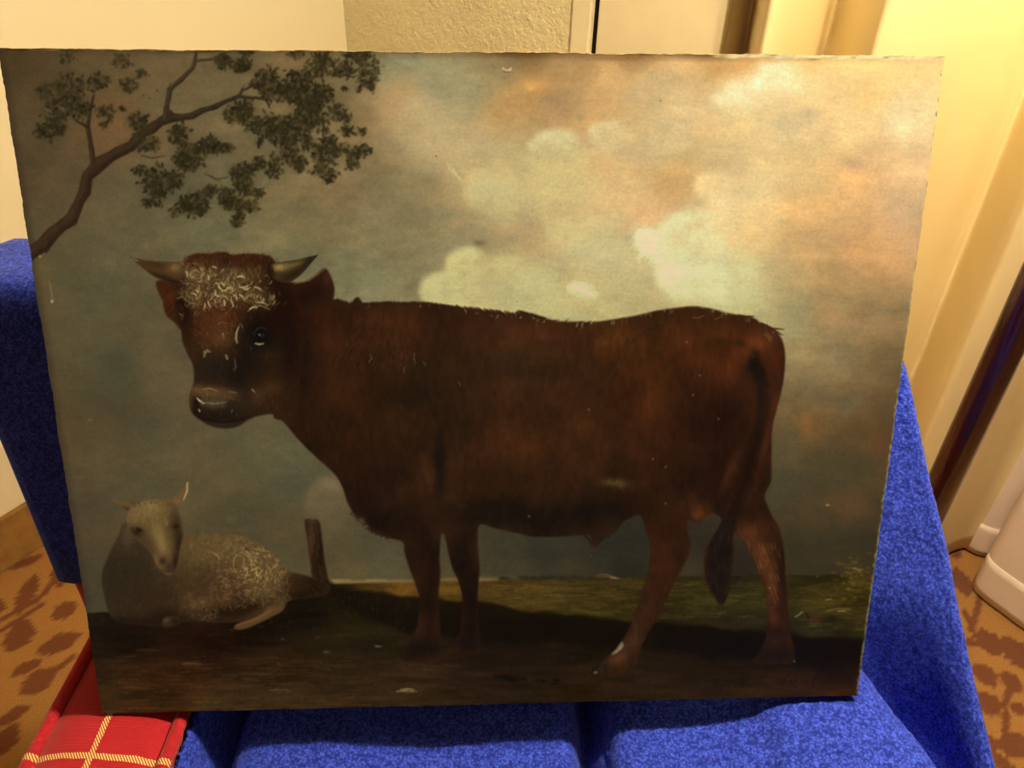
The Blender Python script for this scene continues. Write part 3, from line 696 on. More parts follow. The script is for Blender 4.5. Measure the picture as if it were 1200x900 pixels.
    GR = [(100, 730, 26, 18, 11), (150, 745, 26, 16, 9), (250, 750, 30, 16, 9), (350, 720, 22, 15, 9), (100, 780, 38, 24, 12), (130, 815, 52, 32, 15), (200, 790, 46, 26, 12), (260, 825, 62, 42, 20), (330, 780, 40, 26, 12), (340, 820, 58, 40, 20),
          (300, 735, 22, 13, 8), (400, 700, 26, 20, 8), (440, 690, 84, 60, 22), (470, 692, 90, 62, 22), (430, 720, 30, 24, 10), (450, 745, 34, 26, 13), (420, 775, 36, 26, 14), (420, 810, 46, 32, 17), (520, 690, 88, 64, 22), (525, 730, 32, 22, 12), (500, 800, 46, 32, 18), (560, 800, 38, 25, 16), (580, 690, 74, 54, 22), (620, 695, 76, 56, 22), (660, 695, 68, 52, 22), (680, 715, 62, 52, 18), (600, 706, 66, 50, 20),
          (590, 735, 17, 12, 8), (640, 735, 17, 12, 8), (700, 745, 18, 13, 8), (580, 765, 30, 20, 13), (650, 765, 30, 21, 14), (640, 800, 36, 24, 15), (700, 805, 40, 27, 17), (720, 690, 60, 47, 19), (740, 710, 48, 38, 14), (780, 720, 40, 32, 14), (820, 690, 52, 43, 18), (830, 715, 52, 43, 19), (870, 700, 50, 44, 20), (870, 725, 44, 36, 20), (800, 745, 20, 14, 10), (860, 755, 18, 12, 9), (930, 755, 19, 13, 11), (800, 775, 34, 22, 14), (860, 785, 34, 23, 14), (780, 800, 40, 27, 17),
          (850, 680, 34, 27, 16), (960, 680, 40, 32, 15), (960, 700, 56, 46, 18), (1000, 700, 50, 40, 14), (950, 735, 44, 40, 22), (1010, 735, 48, 40, 20), (1000, 760, 20, 14, 12), (980, 785, 26, 17, 13), (940, 800, 42, 26, 18), (880, 810, 42, 27, 18), (990, 810, 46, 26, 18), (1010, 670, 60, 48, 22), (800, 815, 40, 27, 17)]
    gk = np.array(GR, np.float32)
    d2 = ((gx[..., None] - gk[:, 0]) * .55) ** 2 + (gy[..., None] - gk[:, 1]) ** 2
    wgt = 1.0 / (d2 + 40.0) ** 1.8
    low = (wgt[..., None] * gk[:, 2:]).sum(2) / wgt.sum(2)[..., None]
    gnd[:] = (low[jy][:, jx] * (1 - fy) * (1 - fx) + low[jy][:, jx + 1] * (1 - fy) * fx + low[jy + 1][:, jx] * fy * (1 - fx) + low[jy + 1][:, jx + 1] * fy * fx)
    gnd *= 1 + 0.16 * fbm(40, 7, 61, 3)[..., None] + 0.07 * vnoise(3, 3, 66)[..., None] + .10 * np.clip(vnoise(30, 3, 68)[..., None], 0, 1)
    canvas[:] = canvas * (1 - gm[..., None]) + gnd * gm[..., None]
    # pale light along the horizon, distant trees and roofs
    hz = np.exp(-((YYc - gtop + 2.0) / 2.0) ** 2) * np.interp(XXc, [380, 392, 430, 480, 560, 600, 610], [0, 1, .7, .55, .5, .3, 0])
    put(hz, (150, 118, 66), .8)
    for x0, x1, c in [(388, 410, (176, 140, 80)), (430, 452, (160, 124, 70)), (562, 584, (140, 106, 62)), (536, 548, (120, 92, 54))]:
        stroke([(x0, 680), (x1, 679.5)], [1.2, .7], c, .55, 2)
    for k in range(60):
        x = prng.uniform(585, 760); blob(x, 676.5 + prng.uniform(-1, 2), prng.uniform(2, 6), prng.uniform(1, 2.4), (38, 34, 20), .6)
    stroke([(700, 674), (706, 673.4), (713, 674.4), (722, 677)], [.8, 1.3, 1.6, 1.1], (104, 70, 42), .7, 1.8); stroke([(715, 677), (720, 677.2), (726, 678)], [.8, 1.1, .6], (146, 116, 70), .75, 1.4); stroke([(696, 676), (706, 676.3), (716, 675.5)], [.6, .9, .6], (100, 72, 40), .6, 1.6)
    put(poly_mask([(720, 650), (728, 646), (734, 660), (732, 676), (722, 674)], 3), (40, 37, 27), .6)
    # big dark cast shadow across the meadow
    sh_top = np.interp(XXc[0], [380, 400, 430, 480, 560, 600, 640, 700, 760, 830, 900, 960, 1020], [686, 690, 693, 699, 708, 713, 719, 724, 730, 735, 740, 746, 752])[None, :]
    sh_bot = np.interp(XXc[0], [380, 430, 480, 560, 640, 760, 830, 900, 960, 1020], [700, 720, 745, 752, 752, 760, 772, 780, 778, 776])[None, :]
    wob = 3 * fbm(30, 30, 81, 3)
    sm_ = np.clip((YYc - sh_top - wob) / 5 + .5, 0, 1) * np.clip((sh_bot + wob * 2 - YYc) / 10 + .5, 0, 1) * np.clip((XXc - 385) / 20, 0, 1)
    put(sm_, (19, 13, 9), .88)
    for k in range(260):
        x, y = prng.uniform(570, 890), prng.uniform(682, 728)
        lim = np.interp(x, [560, 700, 900], [706, 722, 738])
        if y > lim: continue
        f = prng.rand(); c = (86 + 20 * f, 70 + 16 * f, 26 + 8 * f) if prng.rand() < .5 else (48, 40, 16)
        c = np.array(c) * np.interp(x, [570, 720, 900], [1, .8, .75])
        stroke([(x, y), (x + prng.uniform(6, 22), y + prng.uniform(-1.5, 1.5))], [.6, 1.3], c, .35, 1.4)
    for k in range(120):
        x, y = prng.uniform(930, 1012), prng.uniform(684, 740)
        f = prng.rand(); stroke([(x, y), (x + prng.uniform(4, 14), y + prng.uniform(-1, 1))], [.6, 1.1], (64 + 20 * f, 54 + 14 * f, 22), .35, 1.2)
    for k in range(90):           # yellow bush at the right edge
        x, y = prng.normal(1004, 14), prng.normal(676, 11)
        f = prng.rand(); blob(x, y, prng.uniform(1, 4), prng.uniform(.8, 2), (70 + 60 * f, 56 + 46 * f, 22 + 14 * f), .5)
    for p, c in [([(932, 723), (937, 720), (940, 717)], (150, 136, 104)), ([(970, 716), (982, 713), (996, 714)], (130, 104, 60)), ([(968, 703), (974, 702)], (150, 130, 84)), ([(982, 716), (990, 716)], (164, 138, 84)), ([(1000, 666), (1008, 668)], (150, 124, 66))]:
        stroke(p, [.8] * len(p), c, .6, 1.3)
    blob(954, 726, 9, 4, (72, 40, 28), .8); blob(975, 724, 10, 5, (34, 25, 14), .7); blob(994, 733, 9, 5, (40, 32, 18), .7); stroke([(944, 718), (948, 724)], 1, (28, 20, 12), .8)
    for k in range(160):          # tufts and streaks of the bare foreground
        x, y = prng.uniform(110, 420), prng.uniform(770, 835)
        f = prng.rand() * np.interp(y, [770, 830], [.4, 1]); stroke([(x, y), (x + prng.uniform(6, 30), y + prng.uniform(-2, 1))], [.5, 1.2], (54 + 40 * f, 34 + 28 * f, 16 + 14 * f), .4, 1.2)
    for x, y, w_, c in [(146, 806, 28, (84, 56, 30)), (214, 778, 22, (92, 64, 36)), (160, 762, 26, (60, 38, 22)), (300, 790, 18, (80, 56, 30)), (285, 796, 16, (78, 54, 30)), (316, 809, 24, (92, 68, 40)), (225, 823, 30, (86, 60, 30)), (343, 834.5, 15, (172, 140, 90)), (465, 810, 24, (132, 104, 60)), (470, 808, 14, (150, 120, 72)), (380, 764, 7, (90, 72, 46)), (440, 757.5, 6, (110, 92, 66)), (330, 749, 4, (80, 66, 40)), (370, 747, 4, (70, 58, 36)), (325, 778, 5, (80, 56, 34))]:
        stroke([(x, y), (x + w_ * .3, y - .5 + prng.uniform(-.4, .4)), (x + w_ * .6, y + prng.uniform(-.6, .4)), (x + w_, y + .3)], [.6, 1.1, .8, .4], c, .7, 1.3)
        for q in range(int(w_)): blob(x + prng.uniform(0, w_), y + prng.normal(0, 1.2), prng.uniform(1, 3), prng.uniform(.5, 1), np.array(c) * prng.uniform(.6, 1), .4)
    for x, y, rx, ry in [(592, 794, 9, 4), (600, 796, 8, 4.5), (583, 793, 6, 2.5), (612, 795, 5, 2.5), (634, 798, 8, 2.2), (652, 797, 5, 2.4), (650, 801, 5, 1.6)]:
        blob(x, y, rx, ry, (18, 13, 11), .85, hard=2)
    for k in range(150):          # grass tufts left of the bull's legs
        x, y = prng.uniform(385, 480), prng.uniform(700, 755)
        f = prng.rand(); stroke([(x, y), (x + prng.uniform(-2, 2), y - prng.uniform(2, 6))], [.7, .4], (32 + 18 * f, 27 + 14 * f, 12 + 5 * f), .4, 1.2)
    for k in range(80):
        x, y = prng.uniform(190, 390), prng.uniform(715, 770); f = prng.rand()
        blob(x, y, prng.uniform(1, 4), prng.uniform(.8, 2), (34 + 14 * f, 22 + 12 * f, 11 + 5 * f), .5)
    # signature: faint dark brown letters, the first word hardly legible
    gl = [[(0, 3), (3, -2), (6, 1), (3, 4), (1, 3)], [(8, 8), (9, 0), (13, -1), (14, 3), (10, 4)], [(16, 5), (17, -1), (20, 0)], [(22, 4), (22, -1), (25, -1), (25, 4)], [(27, 4), (29, -4), (30, 4)], [(26, -1), (32, -2)], [(33, 4), (33, -1), (36, 1), (38, 4)], [(40, 3), (42, -1), (44, 1), (41, 4)], [(46, 4), (46, -1), (49, -1), (50, 4)], [(53, 3), (54, 2)],
          [(64, 4), (66, 0), (69, 3)], [(71, 4), (72, -1), (75, 1)], [(77, 3), (80, 0), (80, 4)], [(83, 4), (84, -1), (88, 3)], [(91, 2), (95, 1)], [(104, -4), (101, 6)], [(103, 0), (106, -1)], [(114, 4), (115, -1), (118, 1)], [(122, 3), (125, 0), (126, 4)], [(130, 3), (134, 2)], [(138, 3), (139, -1), (142, 1)]]
    for s in gl:
        region[win(830, 790, 1004, 809)][(np.abs(YYc - 799.5) < 7)[win(830, 790, 1004, 809)] & (region == 1)[win(830, 790, 1004, 809)]] = 6
        stroke([(836 + p[0] * 1.15, 799 + p[1] * 1.5 - p[0] * .03) for p in s], [.9] * len(s), (20, 13, 9), .5, 1.3, reg=None)
    put(poly_mask([(985, 640 + 170), (1010, 806), (1008, 818), (980, 818)], 2), (48, 26, 16), .5)

    # ---- branch and leaves
    def limb(P, wid, col=(50, 38, 24)):
        Q = []; W = []
        for k in range(len(P) - 1):
            for t in (0, .5): Q.append(tuple((1 - t) * np.array(P[k]) + t * np.array(P[k + 1]))); W.append((1 - t) * wid[k] + t * wid[k + 1])
        Q.append(P[-1]); W.append(wid[-1])
        W = [w * 1.22 * (1 + .12 * math.sin(2.3 * k)) for k, w in enumerate(W)]; Q = [(x + .35 * w * math.sin(3.1 * k), y + .3 * w * math.cos(2.1 * k)) for k, ((x, y), w) in enumerate(zip(Q, W))]
        stroke(Q, W, col, .93, 1.8, reg=2)
        for k in range(int(len(Q) * max(W) * .8)):
            i = prng.randint(len(Q) - 1); t = prng.rand(); q = np.array(Q[i]) * (1 - t) + np.array(Q[i + 1]) * t; d = np.array(Q[i + 1]) - np.array(Q[i]); d = d / (np.hypot(*d) + 1e-6); o_ = prng.uniform(-.8, .8) * W[i]; q = q + o_ * np.array([-d[1], d[0]])
            stroke([tuple(q), tuple(q + d * prng.uniform(3, 8))], [.5, .9], np.array(col) * (1.35 if prng.rand() < .5 else .62), .35, 1.2)
        stroke([(x - w * .35, y - w * .35) for (x, y), w in zip(Q, W)], [w * .35 for w in W], np.array(col) * 1.25, .4, 1.2)
        stroke([(x + w * .5, y + w * .4) for (x, y), w in zip(Q, W)], [w * .3 for w in W], np.array(col) * .65, .5, 1.2)
    limb([(10, 322), (36, 297), (62, 275), (84, 255), (94, 236), (103, 208), (117, 190), (140, 179), (165, 160), (188, 142), (200, 136)], [8, 7.5, 6.5, 6, 5.2, 6, 7, 5.2, 5.2, 4.6, 4.5], (52, 36, 22))
    limb([(190, 140), (215, 138), (235, 131), (250, 125), (280, 113), (300, 115), (314, 117)], [4.5, 3.6, 3, 2.4, 1.9, 1.1, .8], (48, 37, 22))
    limb([(280, 113), (284, 106), (296, 100)], [1.4, 1, .8]); limb([(312, 117), (316, 126)], [.9, .7])
    limb([(194, 138), (196, 122), (199, 105), (212, 93), (226, 80), (230, 63)], [3, 2.5, 2.5, 2.3, 2, 1.6], (58, 44, 27))
    limb([(229, 71), (247, 70), (262, 62), (275, 58)], [1.3, 1.1, .9, .7], (62, 48, 30))
    limb([(109, 188), (106, 166), (103, 149), (106, 128), (110, 112)], [2.6, 2.3, 2, 1.3, 1], (54, 38, 24)); limb([(103, 149), (93, 144), (88, 140)], [1.6, 1.1, .8])
    limb([(166, 182), (176, 185), (192, 183)], [.7, .8, .6], (70, 56, 34)); limb([(240, 203), (252, 210), (266, 208)], [.6, .7, .6], (72, 58, 34)); limb([(376, 138), (380, 150), (382, 156)], [.8, .8, .6])
    CL = crop(0, 40, 4, [(310, 110, 26, .35), (570, 130, 34, .4), (460, 220, 40, .8), (600, 240, 38, .55), (320, 260, 70, .7), (365, 345, 50, .9), (210, 270, 36, .5), (265, 360, 50, .8), (240, 440, 52, .85), (195, 465, 26, .9), (270, 450, 30, .9), (500, 365, 36, .6), (490, 420, 20, .5), (575, 350, 14, .7), (665, 185, 22, .5), (640, 405, 42, .95), (670, 500, 50, .7), (720, 520, 30, .5),
                           (840, 465, 42, .9), (890, 570, 66, 1), (870, 600, 40, 1), (980, 520, 44, .85), (1060, 535, 26, .95), (740, 690, 66, .95), (740, 740, 40, 1), (660, 640, 28, .85), (830, 680, 34, .6), (690, 790, 22, .7), (745, 795, 16, 1), (920, 795, 50, .9), (875, 790, 30, .9), (820, 832, 16, 1), (940, 830, 22, .9), (980, 735, 30, .5), (1115, 640, 30, .7), (1130, 705, 36, .8), (1080, 780, 46, .9), (1115, 870, 24, 1), (1045, 790, 12, 1), (1170, 740, 26, .6), (1050, 130, 36, .6), (1130, 145, 34, .75), (1150, 70, 26, .5), (1130, 365, 50, .7)])
    CL += crop(200, 40, 4, [(360, 75, 26, .55), (240, 125, 30, .6), (335, 145, 32, .75), (590, 80, 34, .7), (870, 80, 55, .85), (900, 85, 30, .9), (700, 150, 62, .6), (710, 120, 30, .8), (820, 165, 42, .8), (930, 150, 50, .4), (920, 215, 42, .6), (935, 245, 24, .5), (880, 260, 14, .5), (450, 205, 46, .95), (395, 235, 20, .9), (460, 265, 44, .8), (600, 215, 56, .95), (540, 270, 55, .95), (650, 290, 74, 1), (715, 280, 42, .9), (765, 190, 12, .9), (810, 255, 10, .8), (755, 285, 8, .9), (650, 345, 52, .9), (340, 350, 46, .7), (275, 390, 28, .7), (345, 395, 24, .8), (380, 425, 30, .5), (440, 430, 56, .95), (415, 510, 16, 1), (520, 450, 70, .95), (600, 430, 66, .8), (640, 395, 46, .75), (700, 400, 30, .7), (720, 450, 14, .8), (780, 365, 42, .7), (830, 390, 20, .5), (825, 450, 30, .75), (890, 460, 20, .4), (560, 515, 34, .9), (650, 515, 32, .6), (500, 570, 30, .35), (580, 580, 44, .85), (600, 625, 24, .8), (630, 600, 12, 1), (745, 500, 36, .8), (720, 560, 58, .8), (810, 545, 34, .5), (890, 550, 36, .85), (935, 540, 10, .8), (850, 605, 32, .65), (740, 655, 40, .65), (740, 690, 12, .9), (690, 640, 30, .5), (480, 640, 34, .85), (410, 610, 34, .95), (350, 640, 40, .9), (305, 655, 24, .8), (340, 705, 40, .7), (415, 745, 20, .9), (270, 770, 34, .95), (310, 800, 26, .8), (375, 805, 32, .7), (320, 850, 22, .9), (305, 885, 14, 1), (245, 735, 24, .6), (100, 800, 52, .9), (20, 835, 20, .95), (180, 740, 28, .5), (30, 480, 36, .9), (200, 520, 34, .8), (265, 535, 20, .95), (20, 695, 26, .9)])
    fade = {}
    for (x, y, r, dk) in CL:
        r = r / 4.0 * 1.12; dk = min(1, dk + .08)
        blob(x, y, r * .95, r * .8, (54, 47, 28), .55 * dk); blob(x + prng.uniform(-2, 2), y + r * .15, r * .5, r * .45, (36, 31, 17), .5 * dk * dk)
        n = int(5 + r * r * .32)
        for k in range(n):
            a = prng.uniform(0, 2 * math.pi); q = r * math.sqrt(prng.rand()) * (1.0 if prng.rand() < .8 else 1.35)
            px, py = x + q * math.cos(a), y + q * math.sin(a) * .85
            th = a + prng.normal(0, .8); L = prng.uniform(1.0, 3.0)
            f = prng.rand(); t = np.array((30, 25, 13)) * (1 - f) + np.array((66, 55, 29)) * f
            if f > .88: t = np.array((88, 72, 40))
            tone = t * (1.25 - .3 * dk)
            stroke([(px - L * math.cos(th), py - L * math.sin(th)), (px, py), (px + L * math.cos(th), py + L * math.sin(th))], [.8, prng.uniform(1.3, 2.1), 1.1], tone, (.35 + .5 * dk) * prng.uniform(.6, 1), 1.3, reg=2 if dk > .45 else None)
    for x, y, c in [(57, 129, (92, 72, 50)), (73, 127, (92, 72, 50))]:
        stroke([(x - 4, y - 1), (x, y), (x + 4, y + 3)], [1, 2.2, 1], c, .8, 1)
    for x, y in [(184, 106), (168, 112), (175, 115), (91, 70)]: blob(x, y, 1, 1, (40, 32, 20), .8)
    # scratches and losses in the paint
    stroke([(57, 328), (60, 340), (61, 349)], [.5, .7, .6], (124, 108, 74), .8, .7); blob(61, 353, 1.5, 2.2, (176, 158, 112), .95, hard=2); blob(47, 300.5, 2, 1.6, (156, 116, 84), .95, hard=2); stroke([(48, 300), (52, 296)], .5, (130, 104, 70), .7)
    blob(106, 492, 3, 1, (120, 96, 58), .8); stroke([(589, 80), (594, 83), (599, 80), (597, 84)], [.9] * 4, (214, 190, 146), .9, .8); stroke([(590, 84), (598, 84.5)], .6, (90, 60, 34), .8)
    blob(511, 183, .9, .9, (50, 36, 20), .9); blob(774, 118, .9, .9, (90, 60, 30), .9); stroke([(1046, 120), (1066, 121), (1084, 122)], .5, (255, 224, 160), .6, .8)
    for k in range(110):
        x, y = prng.uniform(40, 1080), prng.uniform(70, 800)
        blob(x, y, .7, .7, (150, 130, 90) if prng.rand() < .6 else (40, 30, 20), .35)

    # worn right and top edges: light ground showing through, dark chips
    for k in range(420):
        y = prng.uniform(66, 815); x = 1109 - (y - 66) * 104 / 749. - abs(prng.normal(0, 1.1)); f = prng.rand()
        c = np.array((255, 236, 160)) * np.interp(y, [66, 300, 500, 815], [1, .8, .55, .42]) if f < .88 else np.array((120, 84, 40))
        blob(x, y, prng.uniform(.6, 1.3), prng.uniform(1, 4), c, .8)
    for k in range(160):
        x = prng.uniform(840, 1108); y = 57 + x * 9 / 1109. + abs(prng.normal(0, 1.6)); f = prng.rand()
        blob(x, y, prng.uniform(2, 7), prng.uniform(.6, 1.5), (255, 240, 176) if f < .86 else (130, 92, 46), .6)
    for k in range(60):
        x = prng.uniform(4, 840); y = 57.6 + x * 9 / 1109. + abs(prng.normal(0, .6))
        blob(x, y, prng.uniform(3, 12), prng.uniform(.5, .9), (150, 116, 60) if prng.rand() < .4 else (46, 30, 14), .6)
    for k in range(50):
        x = prng.uniform(125, 1000); y = 836 - (x - 120) * 21 / 885. - abs(prng.normal(0, .7)); blob(x, y, prng.uniform(2, 8), .7, (70, 48, 24) if prng.rand() < .6 else (20, 13, 8), .6)
    # ---- post
    PM = poly_mask([(357, 610), (366, 609), (374, 611), (377, 630), (380, 655), (385, 684), (376, 686), (367, 682), (363, 655), (360, 632)], .6)
    region[PM > .5] = 3
    put(PM, (44, 29, 16)); blob(364, 630, 4, 26, (72, 48, 28), .8, .1, PM); blob(376, 650, 5, 34, (28, 18, 10), .8, .1, PM); blob(366, 611, 8, 2, (66, 52, 34), .7, 0, PM)
    for k in range(20):
        y = prng.uniform(612, 680); x = 364 + (y - 610) * .12 + prng.uniform(-5, 8); stroke([(x, y), (x + 1.5, y + 12)], [.4, .7], (78, 54, 32) if prng.rand() < .4 else (30, 20, 12), .45, .8, PM)
    put(poly_mask([(372, 688), (385, 680), (394, 688), (402, 695), (395, 700), (375, 698)], 1.5), (24, 16, 10), .8)

    # ---- sheep
    SB = poly_mask([(147, 612), (139, 628), (130, 645), (121, 667), (119.5, 682), (123, 700), (127, 716), (137, 727), (160, 731), (190, 733), (220, 728), (262, 729), (300, 726), (330, 716), (338, 704), (362, 700), (382, 696), (386, 687), (372, 679), (352, 673), (336, 669), (330, 660), (318, 647), (302, 636), (284, 628), (262, 625), (238, 624), (216, 627), (200, 625), (180, 612)], .9)
    region[SB > .5] = 4
    put(SB, (72, 56, 36))
    blob(140, 680, 30, 50, (46, 38, 27), .95, 0, SB); blob(165, 665, 26, 40, (50, 41, 30), .8, 0, SB); blob(135, 700, 20, 26, (54, 42, 29), .7, 0, SB); blob(190, 705, 40, 26, (52, 37, 25), .8, 0, SB); blob(150, 626, 8, 16, (84, 72, 52), .8, .2, SB)
    blob(250, 640, 50, 22, (98, 82, 52), .95, .05, SB); blob(225, 650, 16, 24, (90, 74, 46), .8, 0, SB); blob(300, 655, 30, 24, (104, 86, 56), .95, .5, SB); blob(310, 685, 26, 22, (92, 72, 46), .9, .3, SB); blob(245, 690, 26, 22, (66, 46, 28), .9, 0, SB); blob(232, 712, 18, 14, (92, 72, 48), .9, .2, SB); blob(270, 690, 14, 18, (76, 52, 32), .8, 0, SB)
    blob(262, 718, 36, 9, (32, 19, 11), .9, 0, SB); blob(292, 712, 26, 7, (30, 18, 10), .9, -.3, SB); blob(200, 722, 26, 8, (34, 22, 14), .9, 0, SB); blob(364, 686, 30, 15, (30, 20, 12), .99, .1, SB, 2); blob(346, 684, 12, 14, (50, 35, 22), .8, .1, SB); blob(215, 729, 80, 6, (30, 20, 12), .85, 0, SB); blob(165, 731, 50, 6, (34, 24, 16), .8, 0, SB); blob(350, 698, 24, 8, (28, 18, 10), .9, 0, SB); blob(280, 704, 10, 12, (34, 22, 13), .7, .4, SB); blob(150, 728, 30, 7, (40, 28, 19), .8, 0, SB)
    hm = SB * np.clip((XXc - 205) / 30, 0, 1)
    for k in range(1900):
        x, y = prng.uniform(212, 340), prng.uniform(624, 728)
        if y > 712 - max(0, (x - 270)) * .05 and x > 255: continue
        lit = math.exp(-((x - 300) / 34) ** 2 - ((y - 664) / 30) ** 2)
        f = prng.rand(); c = np.array((58, 44, 27)) * (1 - f) + np.array((122, 104, 72)) * f
        if f > .8 - .3 * lit: c = np.array((118, 100, 66)) + lit * np.array((46, 42, 34))
        if x < 245 and y > 660 and y < 700: c = c * .72
        an = prng.uniform(0, 2 * math.pi) if lit < .25 else math.atan2(y - 660, x - 285) + 1.5 + prng.normal(0, .4)
        curl(x, y, prng.uniform(3, 7), an, prng.uniform(-1.6, 1.6), prng.uniform(.5, 1.1), c, .26 + .44 * lit, hm, 1.0)
    curl(249, 648, 12, .3, 1.2, .8, (140, 124, 88), .8)
    for k in range(420):
        x, y = prng.uniform(122, 232), prng.uniform(630, 730); f = prng.rand()
        c = canvas[int((y - Y0) * S), int((x - X0) * S)] * (.7 + .65 * f)
        curl(x, y, prng.uniform(4, 9), 1.5 + prng.normal(0, .6), prng.uniform(-1, 1), .9, c, .38, SB, 1.2)
    for k in range(120):
        x, y = prng.uniform(335, 384), prng.uniform(670, 698); f = prng.rand()
        curl(x, y, prng.uniform(3, 7), prng.uniform(0, 6), prng.uniform(-1.5, 1.5), .8, (26 + 40 * f, 17 + 27 * f, 10 + 16 * f), .4, SB, 1.1)
    # folded legs
    L1 = poly_mask([(190, 728), (193, 723), (203, 722), (212, 726), (208, 732), (196, 735), (190, 733)], .7); put(L1, (62, 48, 31), .9); region[L1 > .5] = 4
    blob(195, 727, 4, 2.5, (98, 78, 52), .8, 0, L1); blob(207, 729, 6, 5, (34, 23, 15), .8, 0, L1)
    L2 = poly_mask([(274, 735), (280, 730), (296, 725), (308, 719), (314, 711), (324, 711), (332, 708), (330, 716), (318, 723), (304, 730), (290, 736), (279, 738)], .7); put(L2, (84, 62, 38)); region[L2 > .5] = 4
    stroke([(278, 733), (300, 725), (318, 715)], [1, 1.6, 1.4], (104, 78, 48), .8, 1.2, L2); blob(272, 738, 4, 1.6, (54, 38, 24), .8)
    # ears and head
    E1 = poly_mask([(132, 586), (138, 585.5), (148, 588.5), (159, 592), (160, 597), (153, 601), (146, 597), (138, 591)], .5); put(E1, (104, 84, 54)); blob(150, 597, 8, 3, (64, 46, 28), .8, .4, E1); region[E1 > .5] = 4
    E2 = poly_mask([(195, 591), (203, 583), (212, 576), (218, 568), (220, 564.5), (222.5, 568), (220, 580), (214, 589), (206, 594), (198, 594)], .5); put(E2, (108, 86, 58)); stroke([(219.5, 566), (219, 576), (215, 586)], [.8, 1, .6], (178, 158, 112), .95, .7); blob(206, 588, 6, 3, (128, 96, 66), .8, -.6, E2); region[E2 > .5] = 4
    SH = poly_mask([(149, 604), (152, 597), (160, 590), (170, 586), (182, 584.5), (196, 586), (206, 591), (211, 602), (213, 614), (215, 626), (211, 641), (208.5, 656), (205, 669), (200, 674), (191, 671), (183, 661), (178, 650), (170, 640), (160, 632), (152, 624), (149, 614)], .8)
    region[SH > .5] = 4
    put(SH, (98, 80, 50))
    blob(172, 600, 22, 12, (128, 108, 68), .95, 0, SH); blob(178, 592, 14, 6, (138, 116, 72), .8, 0, SH); blob(155, 606, 8, 9, (118, 100, 66), .8, 0, SH); blob(188, 635, 7, 22, (142, 118, 76), .95, -.25, SH); blob(186, 622, 6, 10, (128, 106, 66), .7, 0, SH)
    blob(205, 612, 9, 16, (72, 58, 36), .9, 0, SH); blob(211, 640, 7, 28, (40, 29, 19), .95, -.1, SH); blob(160, 624, 9, 6, (40, 30, 20), .95, .6, SH); blob(168, 636, 10, 9, (70, 56, 36), .85, .6, SH); blob(176, 648, 8, 10, (72, 58, 38), .8, .3, SH); blob(178, 610, 16, 5, (104, 84, 50), .6, 0, SH)
    blob(163, 621, 4.5, 2.2, (24, 17, 11), .95, .35, SH); blob(206, 617, 3.5, 3, (34, 25, 16), .95, 0, SH); blob(206, 660, 5, 12, (32, 20, 14), .9, 0, SH)
    blob(193, 655, 8, 6, (92, 68, 46), .9, 0, SH); blob(190, 658, 4, 4, (58, 34, 26), .95, 0, SH); blob(199, 665, 7, 7, (62, 40, 30), .9, 0, SH); blob(183, 657, 3, 7, (110, 88, 64), .8, -.3, SH); stroke([(190, 668), (196, 670), (202, 669)], .6, (40, 27, 18), .6, 1.2, SH)
    for k in range(130):
        x, y = prng.normal(176, 14), prng.normal(600, 9); f = prng.rand()
        stroke([(x, y), (x + prng.uniform(-2, 2), y + prng.uniform(2, 5))], [.4, .7], (98 + 60 * f, 80 + 54 * f, 50 + 40 * f), .35, .8, SH)
    for k in range(24):
        x, y = prng.uniform(150, 206), 588 + prng.uniform(-1, 4); stroke([(x, y + abs(x - 178) * .1), (x + prng.uniform(-2, 2), y - 2 + abs(x - 178) * .1)], [.7, .4], (70, 54, 32), .5, .8)

    # ---- bull
    BODY = [(391, 351), (400, 352), (410, 356), (417, 349), (421, 349), (425, 355), (442, 354), (467, 354), (497, 354), (520, 357), (542, 360), (560, 363), (580, 365), (600, 367), (620, 366.5), (635, 371), (652, 376), (675, 377), (700, 377), (720, 374), (745, 370), (770, 364), (795, 360.5), (815, 359), (835, 362), (850, 366), (870, 370), (884, 373), (893, 380), (906, 387), (914, 394), (919, 407), (920, 425), (917, 452), (910, 480), (905, 500), (904, 535), (904, 562),
            (896, 580), (899, 592), (905, 605), (912, 616), (916, 632), (919, 650), (920, 675), (922, 697), (924, 720), (927, 745), (931, 765), (928, 777), (905, 778), (882, 776), (886, 769), (895, 755), (899, 740), (899, 715), (896, 688), (891, 675), (882, 657), (875, 641), (866, 628), (860, 626),
            (860, 650), (857, 680), (853, 697), (845, 710), (837, 700), (830, 687), (825, 670), (826, 646), (835, 630), (846, 610), (840, 603), (833, 601), (826, 606), (820, 612), (812, 611), (806, 609), (806, 624), (810, 637), (808, 648), (800, 665), (788, 687), (780, 705), (770, 725), (760, 741), (751, 760), (747, 775), (742, 786), (722, 790), (700, 791), (691, 789), (697, 782), (715, 767), (729, 751), (740, 730), (747, 710), (755, 685), (761, 662), (762, 640), (757, 622), (751, 604),
            (740, 606), (730, 612), (720, 624), (707, 630), (701, 639), (695, 641), (692, 628), (675, 627.5), (650, 629), (625, 629), (607, 625), (580, 619), (561.5, 615), (560, 640), (562, 665), (560, 690), (560, 715), (561, 740), (561, 764), (541, 766), (523, 765), (531, 754), (539, 740), (541, 720), (542, 700), (537, 680), (530, 665), (525, 645), (521, 628), (517, 627), (515, 650), (516, 675), (514, 695), (515, 720), (516, 745), (518, 762), (519, 772), (500, 774.5), (482, 775), (469, 771), (480, 752), (487, 740), (491, 720), (492, 702), (485, 680), (478, 661), (474, 646), (472, 635),
            (458, 631), (444, 626), (427, 616), (415, 602), (407, 588), (402, 572), (392, 555), (372, 537), (350, 515), (332, 494), (320, 484), (330, 420), (345, 360)]
    BM = poly_mask(BODY, .7)
    region[BM > .5] = 5
    put(BM, (46, 21, 9))
